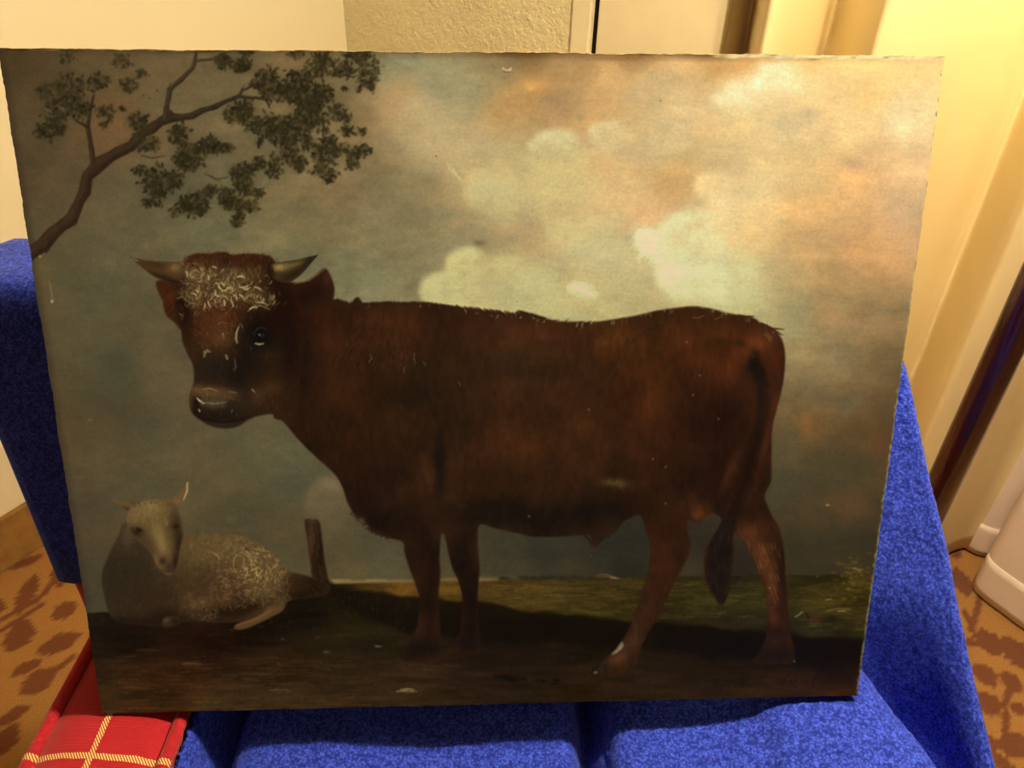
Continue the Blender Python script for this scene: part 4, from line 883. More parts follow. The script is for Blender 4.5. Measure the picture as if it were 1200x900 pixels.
    B = lambda x, y, rx, ry, c, a=.8, r=0.0: blob(x, y, rx, ry, c, a, r, BM)
    B(460, 385, 90, 28, (60, 27, 11), .9, .05); B(440, 420, 40, 40, (52, 24, 9), .8); B(620, 392, 60, 16, (64, 27, 14), .85, .1); B(600, 430, 90, 40, (48, 25, 11), .85); B(500, 460, 50, 50, (37, 20, 9), .85); B(720, 400, 40, 24, (62, 30, 11), .9)
    B(790, 400, 60, 34, (70, 32, 11), .95); B(760, 450, 40, 50, (64, 28, 9), .9); B(740, 480, 24, 40, (58, 24, 9), .8); B(820, 420, 40, 30, (68, 28, 10), .9); B(870, 400, 26, 20, (76, 32, 12), .9); B(860, 430, 16, 26, (70, 29, 12), .7); B(908, 430, 9, 50, (66, 27, 11), .9, .06); B(895, 400, 16, 14, (80, 36, 15), .7)
    B(640, 530, 80, 34, (56, 26, 10), .85); B(690, 500, 34, 40, (52, 26, 10), .8); B(610, 500, 60, 30, (54, 25, 10), .7); B(580, 545, 50, 22, (50, 23, 10), .7); B(530, 520, 30, 40, (46, 22, 10), .7)
    B(840, 500, 46, 44, (36, 14, 7), .95); B(800, 560, 50, 44, (38, 17, 8), .85); B(845, 560, 24, 36, (34, 14, 8), .9); B(720, 540, 12, 30, (34, 18, 9), .8, .2); B(706, 570, 30, 16, (34, 18, 9), .8); B(610, 606, 80, 17, (24, 13, 7), .97, .05); B(690, 604, 44, 16, (26, 14, 8), .95); B(570, 596, 40, 14, (28, 15, 8), .9); B(720, 600, 24, 16, (28, 15, 8), .9)
    B(722, 566, 16, 5, (78, 51, 22), .85, .05); B(716, 565, 8, 3, (90, 64, 32), .4)
    B(350, 440, 22, 80, (27, 12, 6), .95); B(362, 480, 20, 40, (32, 14, 7), .9); B(380, 500, 26, 40, (40, 19, 8), .8); B(400, 420, 20, 60, (44, 20, 8), .7); B(420, 540, 40, 40, (40, 18, 8), .8); B(430, 590, 30, 24, (28, 13, 7), .9); B(450, 615, 30, 14, (26, 13, 8), .9); B(470, 580, 26, 30, (40, 20, 9), .7); B(352, 400, 10, 40, (24, 11, 6), .7)
    B(500, 560, 14, 22, (66, 32, 13), .8, -.3); B(478, 573, 14, 14, (58, 28, 12), .7); B(497, 545, 8, 12, (70, 34, 14), .5); B(516, 560, 7, 40, (22, 12, 8), .9); B(514, 535, 6, 16, (20, 13, 10), .8); B(530, 590, 12, 10, (48, 30, 14), .8); B(528, 600, 14, 20, (30, 15, 8), .6)
    B(496, 640, 18, 40, (36, 17, 9), .9); B(503, 700, 10, 60, (29, 14, 8), .9); B(500, 760, 30, 14, (22, 12, 8), .95); B(542, 650, 14, 40, (26, 13, 8), .95); B(551, 720, 14, 50, (24, 12, 8), .95); B(545, 755, 20, 12, (20, 12, 8), .95); B(496, 665, 6, 30, (42, 20, 10), .6)
    B(780, 620, 24, 30, (44, 20, 9), .9); B(775, 660, 18, 30, (46, 20, 9), .9); B(798, 650, 8, 18, (32, 14, 8), .8); B(757, 715, 14, 30, (50, 24, 12), .9, .4); B(745, 745, 9, 22, (62, 32, 16), .85, .45); B(724, 772, 12, 7, (74, 38, 18), .9, -.5); B(738, 765, 8, 16, (52, 26, 14), .8); B(742, 780, 8, 10, (34, 18, 11), .9); B(705, 785, 14, 5, (38, 24, 17), .9, -.4)
    B(890, 600, 18, 30, (44, 18, 9), .9); B(880, 630, 20, 16, (78, 36, 17), .9, .6); B(896, 655, 9, 26, (88, 44, 20), .95, -.3); B(905, 690, 9, 34, (76, 38, 20), .9); B(905, 725, 10, 26, (66, 30, 17), .9); B(918, 670, 7, 60, (36, 16, 10), .95); B(912, 745, 16, 14, (44, 20, 15), .9); B(908, 768, 28, 11, (24, 14, 13), .97)
    B(823, 600, 13, 10, (80, 34, 14), .85); B(816, 605, 6, 6, (92, 40, 18), .6); B(817, 612, 10, 3, (52, 24, 14), .9); B(843, 600, 9, 12, (34, 16, 10), .9)
    B(857, 548, 6, 20, (76, 35, 15), .6, .4); B(852, 565, 6, 14, (66, 30, 13), .5, .4); B(866, 600, 9, 22, (60, 26, 12), .7, .3)
    # the hanging tail and its dark tuft
    stroke([(884, 408), (893, 446), (893, 480), (886, 515), (877, 550), (868, 580), (858, 605), (850, 625)], [1, 5, 6, 6, 6, 6, 8, 10], (27, 13, 8), .85, 8, BM)
    stroke([(909, 400), (913, 430), (909, 465), (901, 500), (893, 540), (884, 575)], [3, 3.5, 3.5, 3, 3, 2.5], (66, 27, 12), .7, 4, BM)
    stroke([(850, 618), (843, 645), (842, 675), (846, 700)], [9, 14, 14, 7], (27, 15, 11), .95, 4, BM)
    for k in range(90):
        x = prng.uniform(828, 860); y = prng.uniform(620, 690); f = prng.rand()
        stroke([(x, y), (x + (843 - x) * .25, y + prng.uniform(8, 20))], [.8, .5], (22 + 28 * f, 13 + 14 * f, 9 + 9 * f), .5, 1, BM)
    B(882, 428, 7, 12, (20, 14, 9), .95); B(888, 440, 9, 10, (26, 14, 9), .8); B(866, 402, 10, 4, (38, 19, 9), .8, .3); B(896, 460, 6, 26, (30, 15, 10), .6)
    # crease of the thigh, back contour, hairs of the coat
    stroke([(770, 380), (748, 392), (735, 402), (728, 420), (718, 440), (708, 452)], [1.4, 2, 2, 1.6, 1.4, 1], (42, 22, 10), .7, 6, BM); stroke([(774, 377), (764, 382), (752, 388), (742, 395), (736, 402), (731, 414), (726, 425), (718, 438), (710, 448)], [.5] * 9, (82, 48, 24), .4, 3, BM)
    tx = 1 + .15 * fbm(40, 30, 141, 4) + .10 * fbm(5, 12, 145, 2)
    wv = fbm(60, 50, 151, 3)
    canvas[:] = canvas * (1 - BM[..., None]) + BM[..., None] * canvas * (tx[..., None] + .09 * wv[..., None] * np.array([1, .6, .3]))
    for k in range(3200):
        x, y = prng.uniform(335, 915), prng.uniform(352, 640); f = prng.rand()
        i, j = int((y - Y0) * S), int((x - X0) * S)
        c = canvas[i, j] * (.66 + .75 * f); an = 1.35 + .5 * math.sin(x / 90.) + prng.normal(0, .25)
        if x < 460: an = 1.9 + .4 * math.sin(y / 30.)
        if y > 620: continue
        stroke([(x, y), (x + 7 * math.cos(an), y + 7 * math.sin(an))], [.5, .9], c, .30, 1.1, BM)
    for k in range(70):
        x, y = prng.uniform(395, 480), prng.uniform(362, 430)
        curl(x, y, prng.uniform(5, 10), 1.9 + prng.normal(0, .4), prng.uniform(-.8, .8), .55, (74, 38, 18) if prng.rand() < .7 else (24, 11, 6), .5, BM)
    for p in [[(434, 416), (436, 420), (432, 424)], [(486, 414), (485, 420), (487, 426)], [(496, 424), (499, 428)], [(537, 447), (540, 452)], [(474, 430), (473, 437)]]:
        stroke(p, [.5] * len(p), (104, 78, 46), .7, .7, BM)
    back = [(391, 351), (410, 356), (425, 355), (467, 354), (497, 354), (520, 357), (542, 360), (580, 365), (600, 367), (620, 366.5), (635, 371)]
    for k in range(250):
        x = prng.uniform(392, 640); y = np.interp(x, [p[0] for p in back], [p[1] for p in back])
        l = prng.uniform(2, 6) * (1.5 if 540 < x < 625 or x < 425 else .8); s_ = -1 if 400 < x < 430 else 1
        stroke([(x, y + 3), (x - l * .9 if x > 430 else x + prng.uniform(-2, 1), y + 1.5 - l * .55)], [1, .4], (46, 22, 10), .7, .8)
    for k in range(60):
        x = prng.uniform(640, 900); y = np.interp(x, [640, 700, 745, 795, 815, 850, 884, 906], [373, 377, 370, 360.5, 359, 366, 373, 387])
        stroke([(x, y + 2.5), (x + prng.uniform(2, 6), y + prng.uniform(-.5, 1.5))], [.9, .4], (62, 30, 12), .6, .8)
    for p in [[(866, 370), (876, 371), (884, 370.5)], [(892, 379), (905, 385), (919, 386)], [(900, 384), (910, 389), (918, 393)]]: stroke(p, [1.6, 1.4, .4], (60, 27, 11), .9, .8)
    for p in [[(896, 392), (901, 396), (903, 400)], [(812, 372), (818, 373), (824, 370)], [(838, 374), (846, 371)], [(899, 391), (905, 397)]]: stroke(p, [.7] * len(p), (116, 76, 46), .6, .9, BM)
    for k in range(60):           # fringe of the brisket and elbows
        t = prng.rand(); x = 412 + t * 46; y = np.interp(x, [412, 427, 444, 458], [600, 615, 625, 630])
        stroke([(x, y - 2), (x - prng.uniform(1, 4), y + prng.uniform(1, 3))], [.8, .4], (40, 21, 11), .6, .8)
    blob(424, 611, 4, 5, (92, 66, 40), .7, -.6); blob(429, 617, 3, 2, (110, 84, 54), .6)
    for p, c in [([(686, 628), (692, 634), (694, 641)], (34, 20, 11)), ([(700, 638), (706, 631), (716, 628)], (34, 20, 11))]: stroke(p, [1, 1.4, .5], c, .8, 1)
    put(poly_mask([(716, 767), (722, 761), (729, 751), (731, 757), (728, 761), (723, 764), (719, 767)], .5, False), (136, 116, 86), .8)
    stroke([(722, 765), (728, 759)], .8, (140, 116, 84), .8); stroke([(692, 789), (699, 781), (708, 772)], [1.5, 2, 1], (22, 14, 10), .8, 1, BM); blob(698, 788, 2, 1.4, (110, 96, 70), .9)
    for k in range(60):
        x = prng.uniform(866, 912); y = prng.uniform(622, 735); f = prng.rand()
        if x < 866 + (y - 622) * .5: continue
        stroke([(x, y), (x + 3, y + 8)], [.4, .7], (110 + 30 * f, 62 + 16 * f, 32 + 10 * f), .4, .9, BM)
    for x, y in [(812, 463), (805, 401), (842, 491), (780, 547), (780, 590), (765, 538), (902, 689), (931, 775), (620, 605), (820, 440), (690, 480)]: blob(x, y, 1.1, 1.1, (140, 110, 70), .7)

    # head: ears and horns first, then the mask of the face
    H4 = lambda pts: crop(130, 280, 4, pts)
    def part(P, col, soft=.6):
        m = poly_mask(P, soft); region[m > .5] = 5; put(m, col); return m
    LE = part(H4([(215, 198), (300, 195), (330, 240), (340, 330), (330, 420), (300, 395), (262, 360), (250, 330), (243, 290), (222, 250)]), (58, 28, 12))
    blob(200, 345, 8, 16, (72, 36, 16), .8, -.2, LE); blob(212, 366, 7, 14, (34, 16, 8), .9, 0, LE); blob(207, 335, 12, 6, (42, 20, 10), .8, 0, LE)
    for k in range(40):
        x = prng.uniform(185, 205); y = prng.uniform(332, 374)
        stroke([(x + 5, y), (x - 1 + max(0, y - 355) * .4, y + 5)], [.8, .4], (66, 33, 15) if prng.rand() < .6 else (40, 19, 9), .6, .9, None if 187 + max(0, y - 345) * .5 < x else LE)
    RE = part(H4([(820, 215), (880, 205), (920, 195), (960, 168), (1003, 138), (1028, 170), (1045, 215), (1048, 250), (1040, 290), (1010, 320), (960, 345), (900, 355), (840, 340)]), (46, 22, 11))
    blob(372, 340, 14, 10, (30, 15, 8), .9, -.3, RE); blob(384, 325, 5, 12, (66, 34, 18), .7, .2, RE); stroke(H4([(860, 210), (930, 195), (1003, 142)]), [.6, .9, .5], (112, 78, 46), .7, .9); blob(355, 350, 16, 12, (30, 14, 7), .8, 0, RE)
    FACE = H4([(318, 205), (325, 150), (345, 100), (390, 72), (470, 70), (530, 62), (570, 76), (650, 70), (740, 82), (770, 110), (800, 150), (830, 200), (860, 260), (890, 330), (900, 420), (900, 520), (890, 620), (880, 720), (870, 830), (850, 880), (800, 845), (760, 822), (690, 830), (640, 850), (590, 880), (530, 888), (470, 876), (420, 850), (385, 820), (369, 785), (369, 740), (380, 700), (390, 650), (385, 590), (360, 540), (336, 480), (330, 430), (315, 385), (300, 300)])
    FM = part(FACE, (46, 22, 10), .7)
    D = lambda x, y, rx, ry, c, a=.85, r=0.0: blob(130 + x / 4., 280 + y / 4., rx / 4., ry / 4., c, a, r, FM)
    D(480, 90, 120, 36, (60, 30, 14)); D(680, 90, 100, 30, (56, 28, 13)); D(540, 110, 26, 50, (32, 17, 9)); D(730, 120, 40, 40, (40, 22, 12))
    D(400, 160, 90, 60, (104, 82, 48)); D(600, 170, 120, 50, (84, 64, 36)); D(380, 270, 60, 70, (100, 76, 42)); D(530, 250, 120, 60, (84, 64, 36)); D(690, 270, 80, 40, (88, 68, 36)); D(640, 330, 60, 40, (70, 40, 18))
    D(500, 400, 90, 80, (80, 44, 20)); D(440, 420, 60, 90, (66, 34, 15)); D(530, 460, 60, 60, (78, 42, 20)); D(590, 380, 50, 50, (66, 36, 16))
    D(350, 360, 34, 90, (27, 13, 7), .95); D(360, 480, 30, 80, (44, 22, 10), .9); D(390, 540, 30, 60, (56, 28, 12), .6); D(330, 300, 34, 30, (22, 11, 6), .9); D(320, 210, 40, 30, (34, 17, 9), .8)
    D(480, 610, 90, 60, (30, 20, 13), .95); D(600, 640, 60, 80, (24, 14, 8), .95); D(420, 600, 30, 60, (40, 22, 11), .8)
    D(700, 420, 90, 110, (26, 13, 7), .97); D(800, 300, 60, 130, (28, 13, 7), .95); D(840, 500, 70, 220, (26, 12, 6), .97); D(760, 200, 40, 40, (32, 16, 8), .9); D(640, 560, 60, 90, (26, 14, 8), .9)
    D(720, 540, 60, 26, (54, 32, 15), .8, .1); D(750, 700, 60, 36, (66, 36, 16), .85); D(690, 740, 40, 40, (70, 42, 22), .7); D(770, 760, 60, 40, (46, 23, 11), .7); D(660, 800, 50, 30, (42, 24, 13), .8); D(680, 640, 50, 40, (34, 19, 10), .8)
    # muzzle
    D(470, 720, 100, 30, (92, 58, 30), .9, .06); D(400, 710, 26, 24, (98, 60, 32), .7); D(480, 770, 90, 26, (80, 60, 38), .8, .08); D(560, 740, 50, 26, (76, 50, 28), .7); D(500, 830, 130, 34, (26, 16, 10), .97, .03); D(400, 790, 20, 40, (24, 13, 8), .95); D(400, 760, 16, 16, (14, 8, 6), .9); D(565, 780, 26, 26, (30, 18, 12), .9); D(620, 780, 40, 50, (40, 24, 14), .8); D(520, 875, 100, 16, (42, 25, 14), .8); D(372, 750, 12, 60, (70, 38, 18), .7)
    T = lambda pts, wd, c, a=.9, s=.7: stroke(H4(pts), wd, c, a, s, FM)
    T([(402, 745), (415, 758), (438, 772)], [.5, 1.1, .4], (206, 178, 130)); T([(440, 768), (490, 772), (540, 765)], [.5, .7, .4], (132, 108, 74), .8, 1); T([(412, 800), (416, 808)], [.7, .7], (170, 150, 112)); T([(430, 706), (462, 700), (500, 712)], [.6, .9, .5], (142, 104, 62), .7, 1.2); T([(555, 715), (590, 722)], [.8, .5], (124, 94, 60), .7, 1.2); T([(662, 706), (676, 720)], [.9, .6], (138, 112, 74), .85, 1); T([(565, 812), (570, 800)], [.5, .5], (110, 92, 62), .7)
    T([(385, 812), (430, 842), (520, 860), (600, 850), (650, 830)], [.6, .9, 1, .8, .5], (14, 9, 6), .8, 1.2)
    # eye
    D(690, 440, 80, 90, (20, 12, 8), .8); D(680, 520, 60, 60, (24, 14, 9), .7); D(703, 455, 34, 38, (10, 7, 6), .97); T([(672, 440), (690, 418), (715, 416), (733, 432)], [.4, .7, .6, .4], (78, 66, 48), .5, 1); T([(676, 490), (695, 494), (716, 491)], [.5, 1.1, .5], (168, 148, 108), .9, .7); T([(694, 448), (700, 452)], [.9, .7], (120, 116, 96), .85, .7); D(712, 452, 10, 12, (40, 34, 28), .7)
    T([(640, 340), (665, 320), (700, 312), (745, 330)], [.5, 1.2, 1, .6], (128, 104, 62), .8, 1); T([(600, 410), (588, 440), (586, 470), (592, 488)], [.6, 1.1, 1.3, .6], (158, 136, 92), .85, .9); T([(606, 400), (618, 412)], [1.4, .9], (92, 86, 66), .7, 1)
    T([(437, 552), (440, 532), (452, 524), (466, 530)], [1.0, 1.9, 1.8, .8], (128, 104, 70), .75, 1.4); T([(540, 548), (545, 562)], [1.6, 1.2], (130, 106, 74), .85, 1); T([(580, 560), (585, 600), (575, 615)], [.8, 1.4, .8], (76, 58, 38), .7, 1.3); T([(525, 445), (530, 465)], [1.3, .9], (146, 106, 66), .8, 1); T([(500, 400), (520, 390), (545, 395)], [.6, .9, .5], (122, 80, 46), .7, 1); T([(310, 280), (335, 270), (352, 290)], [.6, 1, .6], (106, 92, 64), .8, .9); T([(410, 470), (415, 420)], [.4, .6], (30, 15, 8), .6)
    # red poll hair above, white curls below
    for k in range(90):
        x = prng.uniform(338, 775); y = np.interp(x, [338, 390, 470, 530, 570, 650, 740, 775], [112, 80, 74, 70, 80, 76, 88, 118]); f = prng.rand()
        stroke(H4([(x, y + 10), (x + prng.uniform(-14, 14) + (x - 540) * .05, y - prng.uniform(2, 16))]), [1.1, .4], (50 + 26 * f, 24 + 12 * f, 11 + 6 * f), .55, 1.1)
    for k in range(160):
        x, y = prng.uniform(345, 765), prng.uniform(74, 150); f = prng.rand()
        stroke(H4([(x, y), (x + prng.uniform(-24, 24) + (x - 530) * .06, y - prng.uniform(8, 26))]), [.8, .35], (34 + 46 * f, 17 + 22 * f, 8 + 10 * f), .6, .9, FM)
    for k in range(520):
        cx_, cy_, sx, sy = [(395, 160, 42, 34), (600, 170, 80, 26), (385, 270, 34, 44), (550, 225, 60, 22), (680, 270, 60, 24), (520, 285, 50, 26)][prng.randint(6)]
        x, y = prng.normal(cx_, sx), prng.normal(cy_, sy)
        if y < 98: continue
        f = prng.rand(); c = np.array((74, 54, 28)) * (1 - f) + np.array((146, 122, 76)) * f
        an = math.atan2(y - cy_, x - cx_) + 1.6 + prng.normal(0, .3)
        curl(130 + x / 4, 280 + y / 4, prng.uniform(4, 8), an, prng.uniform(.6, 2.0) * prng.choice([-1, 1]), prng.uniform(.35, .7), c if prng.rand() < .8 else (44, 24, 12), .55, FM)
    for x, y, an, bd, L in [(490, 205, .4, 1.4, 9), (500, 225, .3, 1.2, 8), (520, 240, .2, -1.2, 9), (488, 240, 1.2, 1.2, 7), (515, 205, .5, .9, 7), (540, 230, -.3, 1.2, 8), (600, 225, .2, -.9, 12), (620, 235, .1, -.8, 9), (590, 180, -.5, 1.6, 11), (560, 285, .9, .8, 10), (530, 285, 1.2, .8, 8), (575, 260, .6, 1.2, 9), (455, 290, 1.4, -.6, 9), (440, 300, 1.5, .7, 8), (475, 130, 0, 1, 6), (455, 170, 1, 1.4, 6), (380, 255, 0, 1.4, 7), (395, 240, .2, 1.6, 6), (490, 260, .8, -.8, 6), (350, 150, .8, 1.6, 8), (600, 260, .4, .9, 9), (670, 225, .1, .8, 10), (690, 300, -.2, 1.0, 11), (650, 330, -.7, 1.2, 10)]:
        curl(130 + x / 4, 280 + y / 4, L, an, bd, .8, (188, 166, 114), .85, FM)
    for k in range(75):
        cx_, cy_, sx, sy = [(395, 165, 36, 26), (590, 185, 70, 22), (385, 265, 28, 36), (540, 230, 46, 18), (690, 280, 46, 18), (520, 290, 40, 18)][prng.randint(6)]
        x, y = prng.normal(cx_, sx), prng.normal(cy_, sy); an = math.atan2(y - cy_, x - cx_) + 1.6
        curl(130 + x / 4, 280 + y / 4, prng.uniform(5, 9), an, prng.uniform(.8, 2.2), prng.uniform(.4, .75), (164 + prng.uniform(-20, 20), 140, 92), .6, FM)
    for k in range(160):
        x, y = prng.normal(510, 60), prng.normal(400, 60); f = prng.rand()
        curl(130 + x / 4, 280 + y / 4, prng.uniform(4, 8), 1.4 + prng.normal(0, .7), prng.uniform(-1, 1), .5, (60 + 48 * f, 32 + 30 * f, 14 + 18 * f), .45, FM)
    for k in range(700):
        x, y = prng.uniform(330, 900), prng.uniform(300, 830); i, j = int((280 + y / 4 - Y0) * S), int((130 + x / 4 - X0) * S)
        if abs(x - 703) < 45 and abs(y - 455) < 45: continue
        an = 1.5 + (x - 540) / 500. + prng.normal(0, .3); L = prng.uniform(2.5, 5)
        stroke([(130 + x / 4, 280 + y / 4), (130 + x / 4 + L * math.cos(an), 280 + y / 4 + L * math.sin(an))], [.35, .6], canvas[i, j] * prng.uniform(.5, 1.8), .45, .8, FM)
    # horns
    LH = part(H4([(91, 80), (102, 84), (150, 97), (230, 106), (300, 108), (328, 112), (330, 160), (318, 206), (268, 197), (212, 181), (160, 146), (120, 110)]), (72, 48, 25), .4)
    blob(186, 311, 24, 3.5, (58, 38, 20), .9, .12, LH); blob(205, 314, 10, 6, (112, 82, 48), .8, 0, LH); blob(190, 325, 22, 4, (40, 25, 13), .9, .3, LH); blob(203, 331, 10, 3, (26, 15, 9), .9, .1, LH); stroke(H4([(95, 82), (112, 98), (128, 104)]), [.8, 1, .5], (132, 112, 80), .8, .8, LH); stroke(H4([(91, 80), (100, 92), (130, 120)]), [.8, .8, .5], (24, 16, 10), .9, .7, LH)
    for k in range(4): stroke(H4([(292 + 9 * k, 120), (288 + 9 * k, 145)]), [.5, .4], (140, 106, 66), .5, .8, LH)
    RH = part(H4([(970, 73), (962, 76), (930, 82), (880, 95), (820, 104), (770, 112), (745, 130), (742, 165), (770, 190), (825, 205), (862, 190), (900, 158), (935, 118), (962, 86)]), (62, 46, 24), .4)
    blob(329, 313, 11, 4, (148, 122, 66), .9, -.1, RH); blob(345, 310, 14, 3, (104, 82, 44), .8, -.2, RH); blob(345, 321, 18, 5, (36, 24, 12), .9, -.5, RH); blob(362, 306, 10, 4, (30, 20, 11), .85, -.7, RH); blob(318, 318, 4, 9, (30, 17, 9), .9, 0, RH); stroke(H4([(955, 88), (967, 75)]), [.7, .5], (14, 9, 6), .95, .6)
    for k in range(5): stroke(H4([(762 + 9 * k, 122), (768 + 9 * k, 150)]), [.5, .4], (166, 138, 78), .5, .8, RH)
    stroke(H4([(742, 120), (738, 160), (760, 190)]), [1.2, 1.6, 1], (28, 15, 8), .9, 1.2)
    bt = boxblur((region == 5).astype(np.float32), .6)[..., None]
    face = np.exp(-((XXc - 268) / 128) ** 6 - ((YYc - 330) / 62) ** 6)[..., None]
    dk_ = np.clip((130 - canvas.mean(2, keepdims=True)) / 60, 0, 1)
    bt = bt * dk_
    adj = np.stack([canvas[..., 0] * 1.02, canvas[..., 1] * 1.16 + 1.5, canvas[..., 2] * 1.2 + 2.5], -1)
    canvas[:] = canvas * (1 - bt * (1 - .9 * face)) + adj * bt * (1 - .9 * face)
    sm4 = boxblur((region == 4).astype(np.float32), .8)
    canvas *= (1 - sm4 * np.interp(XXc, [120, 200, 240, 340], [.14, .12, .05, .02]))[..., None]
    canvas *= 1 + sm4[..., None] * np.array([.05, 0, -.10])
    # craquelure and the grain of the whole surface
    canvas *= (1 + 0.035 * vnoise(2.2, 2.2, 91) + 0.008 * vnoise(14, 1.6, 92))[..., None]
    EFIT_T = [(0, 0), (0, 1), (0, 2), (0, 3), (0, 4), (0, 5), (1, 0), (1, 1), (1, 2), (1, 3), (1, 4), (2, 0), (2, 1), (2, 2), (2, 3), (3, 0), (3, 1), (3, 2), (4, 0), (4, 1), (5, 0)]
    SFIT = [[-6.268, 0.4876, 0.6164, 0.2708, -0.2316, 0.0489, 0.4513, 0.6707, 0.4067, 0.3619, -0.0039, 0.2737, -0.5673, 0.4617, -0.4505, -0.78, -0.1698, -0.6132, -0.2161, 0.3719, 0.6557], [-6.6425, 0.6707, 0.5749, 0.0041, 0.0705, -0.0796, 0.4697, 0.5665, 0.6245, 0.1503, -0.056, 0.0842, -0.1702, 0.0082, -0.0917, -0.3654, -0.278, -0.2474, -0.0074, 0.0396, 0.1404], [-7.0655, 0.2396, 1.2923, -0.6957, 0.0344, 0.2572, 0.4898, 0.4372, 0.8102, 0.098, -0.2993, 0.1554, -0.2172, -0.2418, -0.1183, -0.0429, -0.613, 0.4117, -0.3439, 0.6192, -0.2502]]
    EFIT = [[-0.476, 0.531, 0.0041, 0.035, 0.0088, 0.0046, 0.3726, 0.2291, 0.1483, 0.0293, -0.0562, -0.0097, -0.0212, 0.1057, -0.0516, -0.0136, 0.0429, -0.1224, -0.0213, 0.0041, 0.0014], [-0.7879, 0.5497, 0.0493, 0.001, -0.0018, 0.0054, 0.4169, 0.2356, 0.0986, -0.0037, -0.0166, -0.0167, -0.0008, 0.0341, 0.0101, -0.018, -0.0127, -0.0142, -0.0275, 0.0114, -0.0124], [-1.3405, 0.4548, 0.1846, -0.0921, 0.0201, 0.0064, 0.4409, 0.2557, 0.041, -0.039, 0.0223, -0.0237, -0.0046, -0.0132, 0.0228, -0.0034, -0.0948, 0.1087, -0.0544, 0.0736, -0.0275]]   # light measured on the bare panel: log of linear irradiance as a polynomial
# ------------------------------------------------------------------ the panel painting, built as one board with its painted regions
painting = thing('panel_painting', tuple(PO), 'unframed painted panel of a brown bull and a resting sheep, propped on the armchair', 'painting')
NU, NV = 1060, 800
uu = np.linspace(0, 1, NU); vv = np.linspace(0, 1, NV)
UUg, VVg = np.meshgrid(uu, vv, indexing='ij')
PT = PO + UUg[..., None] * PU + VVg[..., None] * PV
# worn, slightly uneven outline of the old board
def edge_noise(n, seed, amp):
    r = np.random.RandomState(seed); x = np.linspace(0, 1, n)
    return amp * (np.interp(x, np.linspace(0, 1, 40), r.rand(40) - .5) + .7 * np.interp(x, np.linspace(0, 1, 220), r.rand(220) - .5))
wl = np.clip(1 - UUg / .02, 0, 1); wr = np.clip(1 - (1 - UUg) / .02, 0, 1); wb = np.clip(1 - VVg / .02, 0, 1); wt = np.clip(1 - (1 - VVg) / .02, 0, 1)
un, vn = PU / np.linalg.norm(PU), PV / np.linalg.norm(PV)
PT = PT + ((wl * edge_noise(NV, 1, .0009)[None] + wr * edge_noise(NV, 2, .0009)[None])[..., None] * un
           + (wb * edge_noise(NU, 3, .0008)[:, None] + wt * edge_noise(NU, 4, .0008)[:, None])[..., None] * vn)
pc = (PT - CAM) @ ROT
PXg, PYg = CX - F * pc[..., 0] / pc[..., 2], CY + F * pc[..., 1] / pc[..., 2]
if CALIBRATE is not None:
    COLR = np.full(PT.shape, CALIBRATE); REG = np.zeros((NU - 1, NV - 1), int)
else:
    def sample(img):
        x = np.clip((PXg - X0) * S - .5, 0, img.shape[1] - 1.001); y = np.clip((PYg - Y0) * S - .5, 0, img.shape[0] - 1.001)
        i = x.astype(int); j = y.astype(int); fx = x - i; fy = y - j
        if img.ndim == 3: fx = fx[..., None]; fy = fy[..., None]
        return (img[j, i] * (1 - fx) + img[j, i + 1] * fx) * (1 - fy) + (img[j + 1, i] * (1 - fx) + img[j + 1, i + 1] * fx) * fy
    COLR = srgb(np.clip(sample(canvas), 0, 255)) - 0.0
    U1, V1 = UUg * 2 - 1, VVg * 2 - 1
    LIT = np.stack([sum(c * U1 ** i * V1 ** j for (i, j), c in zip(EFIT_T, e)) for e in EFIT], -1)
    GLOSS = np.stack([sum(c * U1 ** i * V1 ** j for (i, j), c in zip(EFIT_T, e)) for e in SFIT], -1)
    COLR = np.clip((COLR - np.exp(GLOSS)) / np.exp(LIT), 0.002, 0.95)
    uc = (PXg[:-1, :-1] + PXg[1:, 1:]) / 2; vc = (PYg[:-1, :-1] + PYg[1:, 1:]) / 2
    jx = np.clip(((uc - X0) * S).astype(int), 0, region.shape[1] - 1); jy = np.clip(((vc - Y0) * S).astype(int), 0, region.shape[0] - 1)
    REG = region[jy, jx]
M_PAINT = m_vcol('varnished_oil_paint', 0.45, 0.14, 'paint')
FA = grid_faces(NU, NV); RF = REG.reshape(-1)
VF = PT.reshape(-1, 3); CF = COLR.reshape(-1, 3)
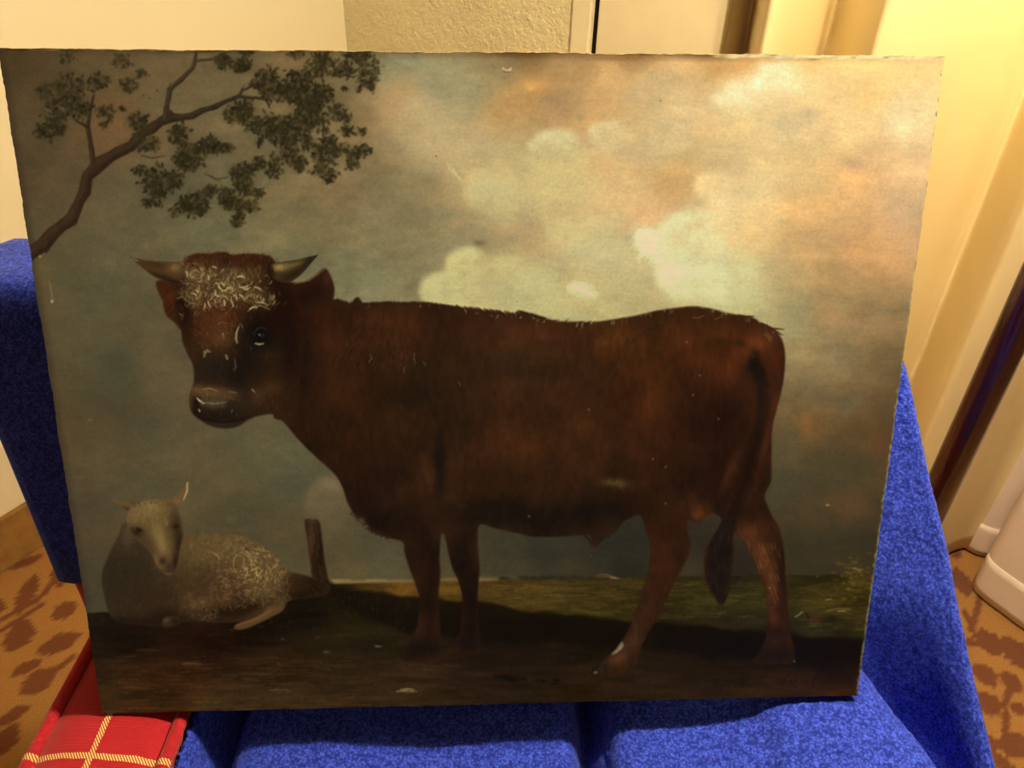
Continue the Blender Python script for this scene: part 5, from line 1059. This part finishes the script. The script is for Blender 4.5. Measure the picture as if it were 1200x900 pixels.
def rgba(c): return np.concatenate([c, np.ones((len(c), 1))], 1).astype(np.float32).ravel()
PARTS = [(0, 'painted_sky', 'cloudy painted sky, grey blue to warm cream'), (1, 'painted_ground', 'dark painted meadow and bare foreground'),
         (2, 'painted_branch', 'painted oak branch with dark leaves'), (3, 'painted_post', 'short painted wooden post'),
         (4, 'painted_sheep', 'pale painted sheep lying down'), (5, 'painted_bull', 'reddish brown painted bull with white curls on its forehead'),
         (6, 'signature', 'dark faint signature in the lower right corner')]
for rid, nm, lb in PARTS:
    fs = FA[RF == rid]
    if not len(fs): continue
    used, inv = np.unique(fs.ravel(), return_inverse=True)
    me = mesh_np(nm, VF[used], inv.reshape(-1, 4))
    at = me.color_attributes.new('paint', 'FLOAT_COLOR', 'POINT'); at.data.foreach_set('color', rgba(CF[used]))
    o = link(nm, me, M_PAINT, painting); o['label'] = lb
# the wooden board behind the paint: back and four worn edges
TH = 0.009
loop = [(i, 0) for i in range(0, NU, 4)] + [(NU - 1, j) for j in range(0, NV, 4)] + [(i, NV - 1) for i in range(NU - 1, -1, -4)] + [(0, j) for j in range(NV - 1, -1, -4)]
ring0 = np.array([PT[i, j] for i, j in loop]) - PN * 0.0003
ring1 = ring0 - PN * 0.0015; cen = PT.mean((0, 1))
out = (ring0 - cen); out = out / np.linalg.norm(out, axis=1)[:, None]
ring1 = ring1 + out * 0.0006; ring2 = ring0 - PN * TH
n = len(loop)
bm = bmesh.new()
rv = [[bm.verts.new(p) for p in r] for r in (ring0, ring1, ring2)]
for A, B in zip(rv, rv[1:]):
    for q in range(n): bm.faces.new((A[q], A[(q + 1) % n], B[(q + 1) % n], B[q]))
bm.faces.new(rv[2])
mw = Mat('old_panel_wood', 0.7, 0.2); co = mw.coord()
mw.color(mw.ramp(mw.noise(co, 260, 4, 0.7), [(0.36, (0.03, 0.016, 0.008)), (0.46, (0.20, 0.11, 0.04)), (0.60, (0.55, 0.38, 0.16))]))
mw.bump(mw.noise(co, 400, 3), 0.6, 0.002)
link('board', bm_mesh('board', bm), mw.m, painting, False)
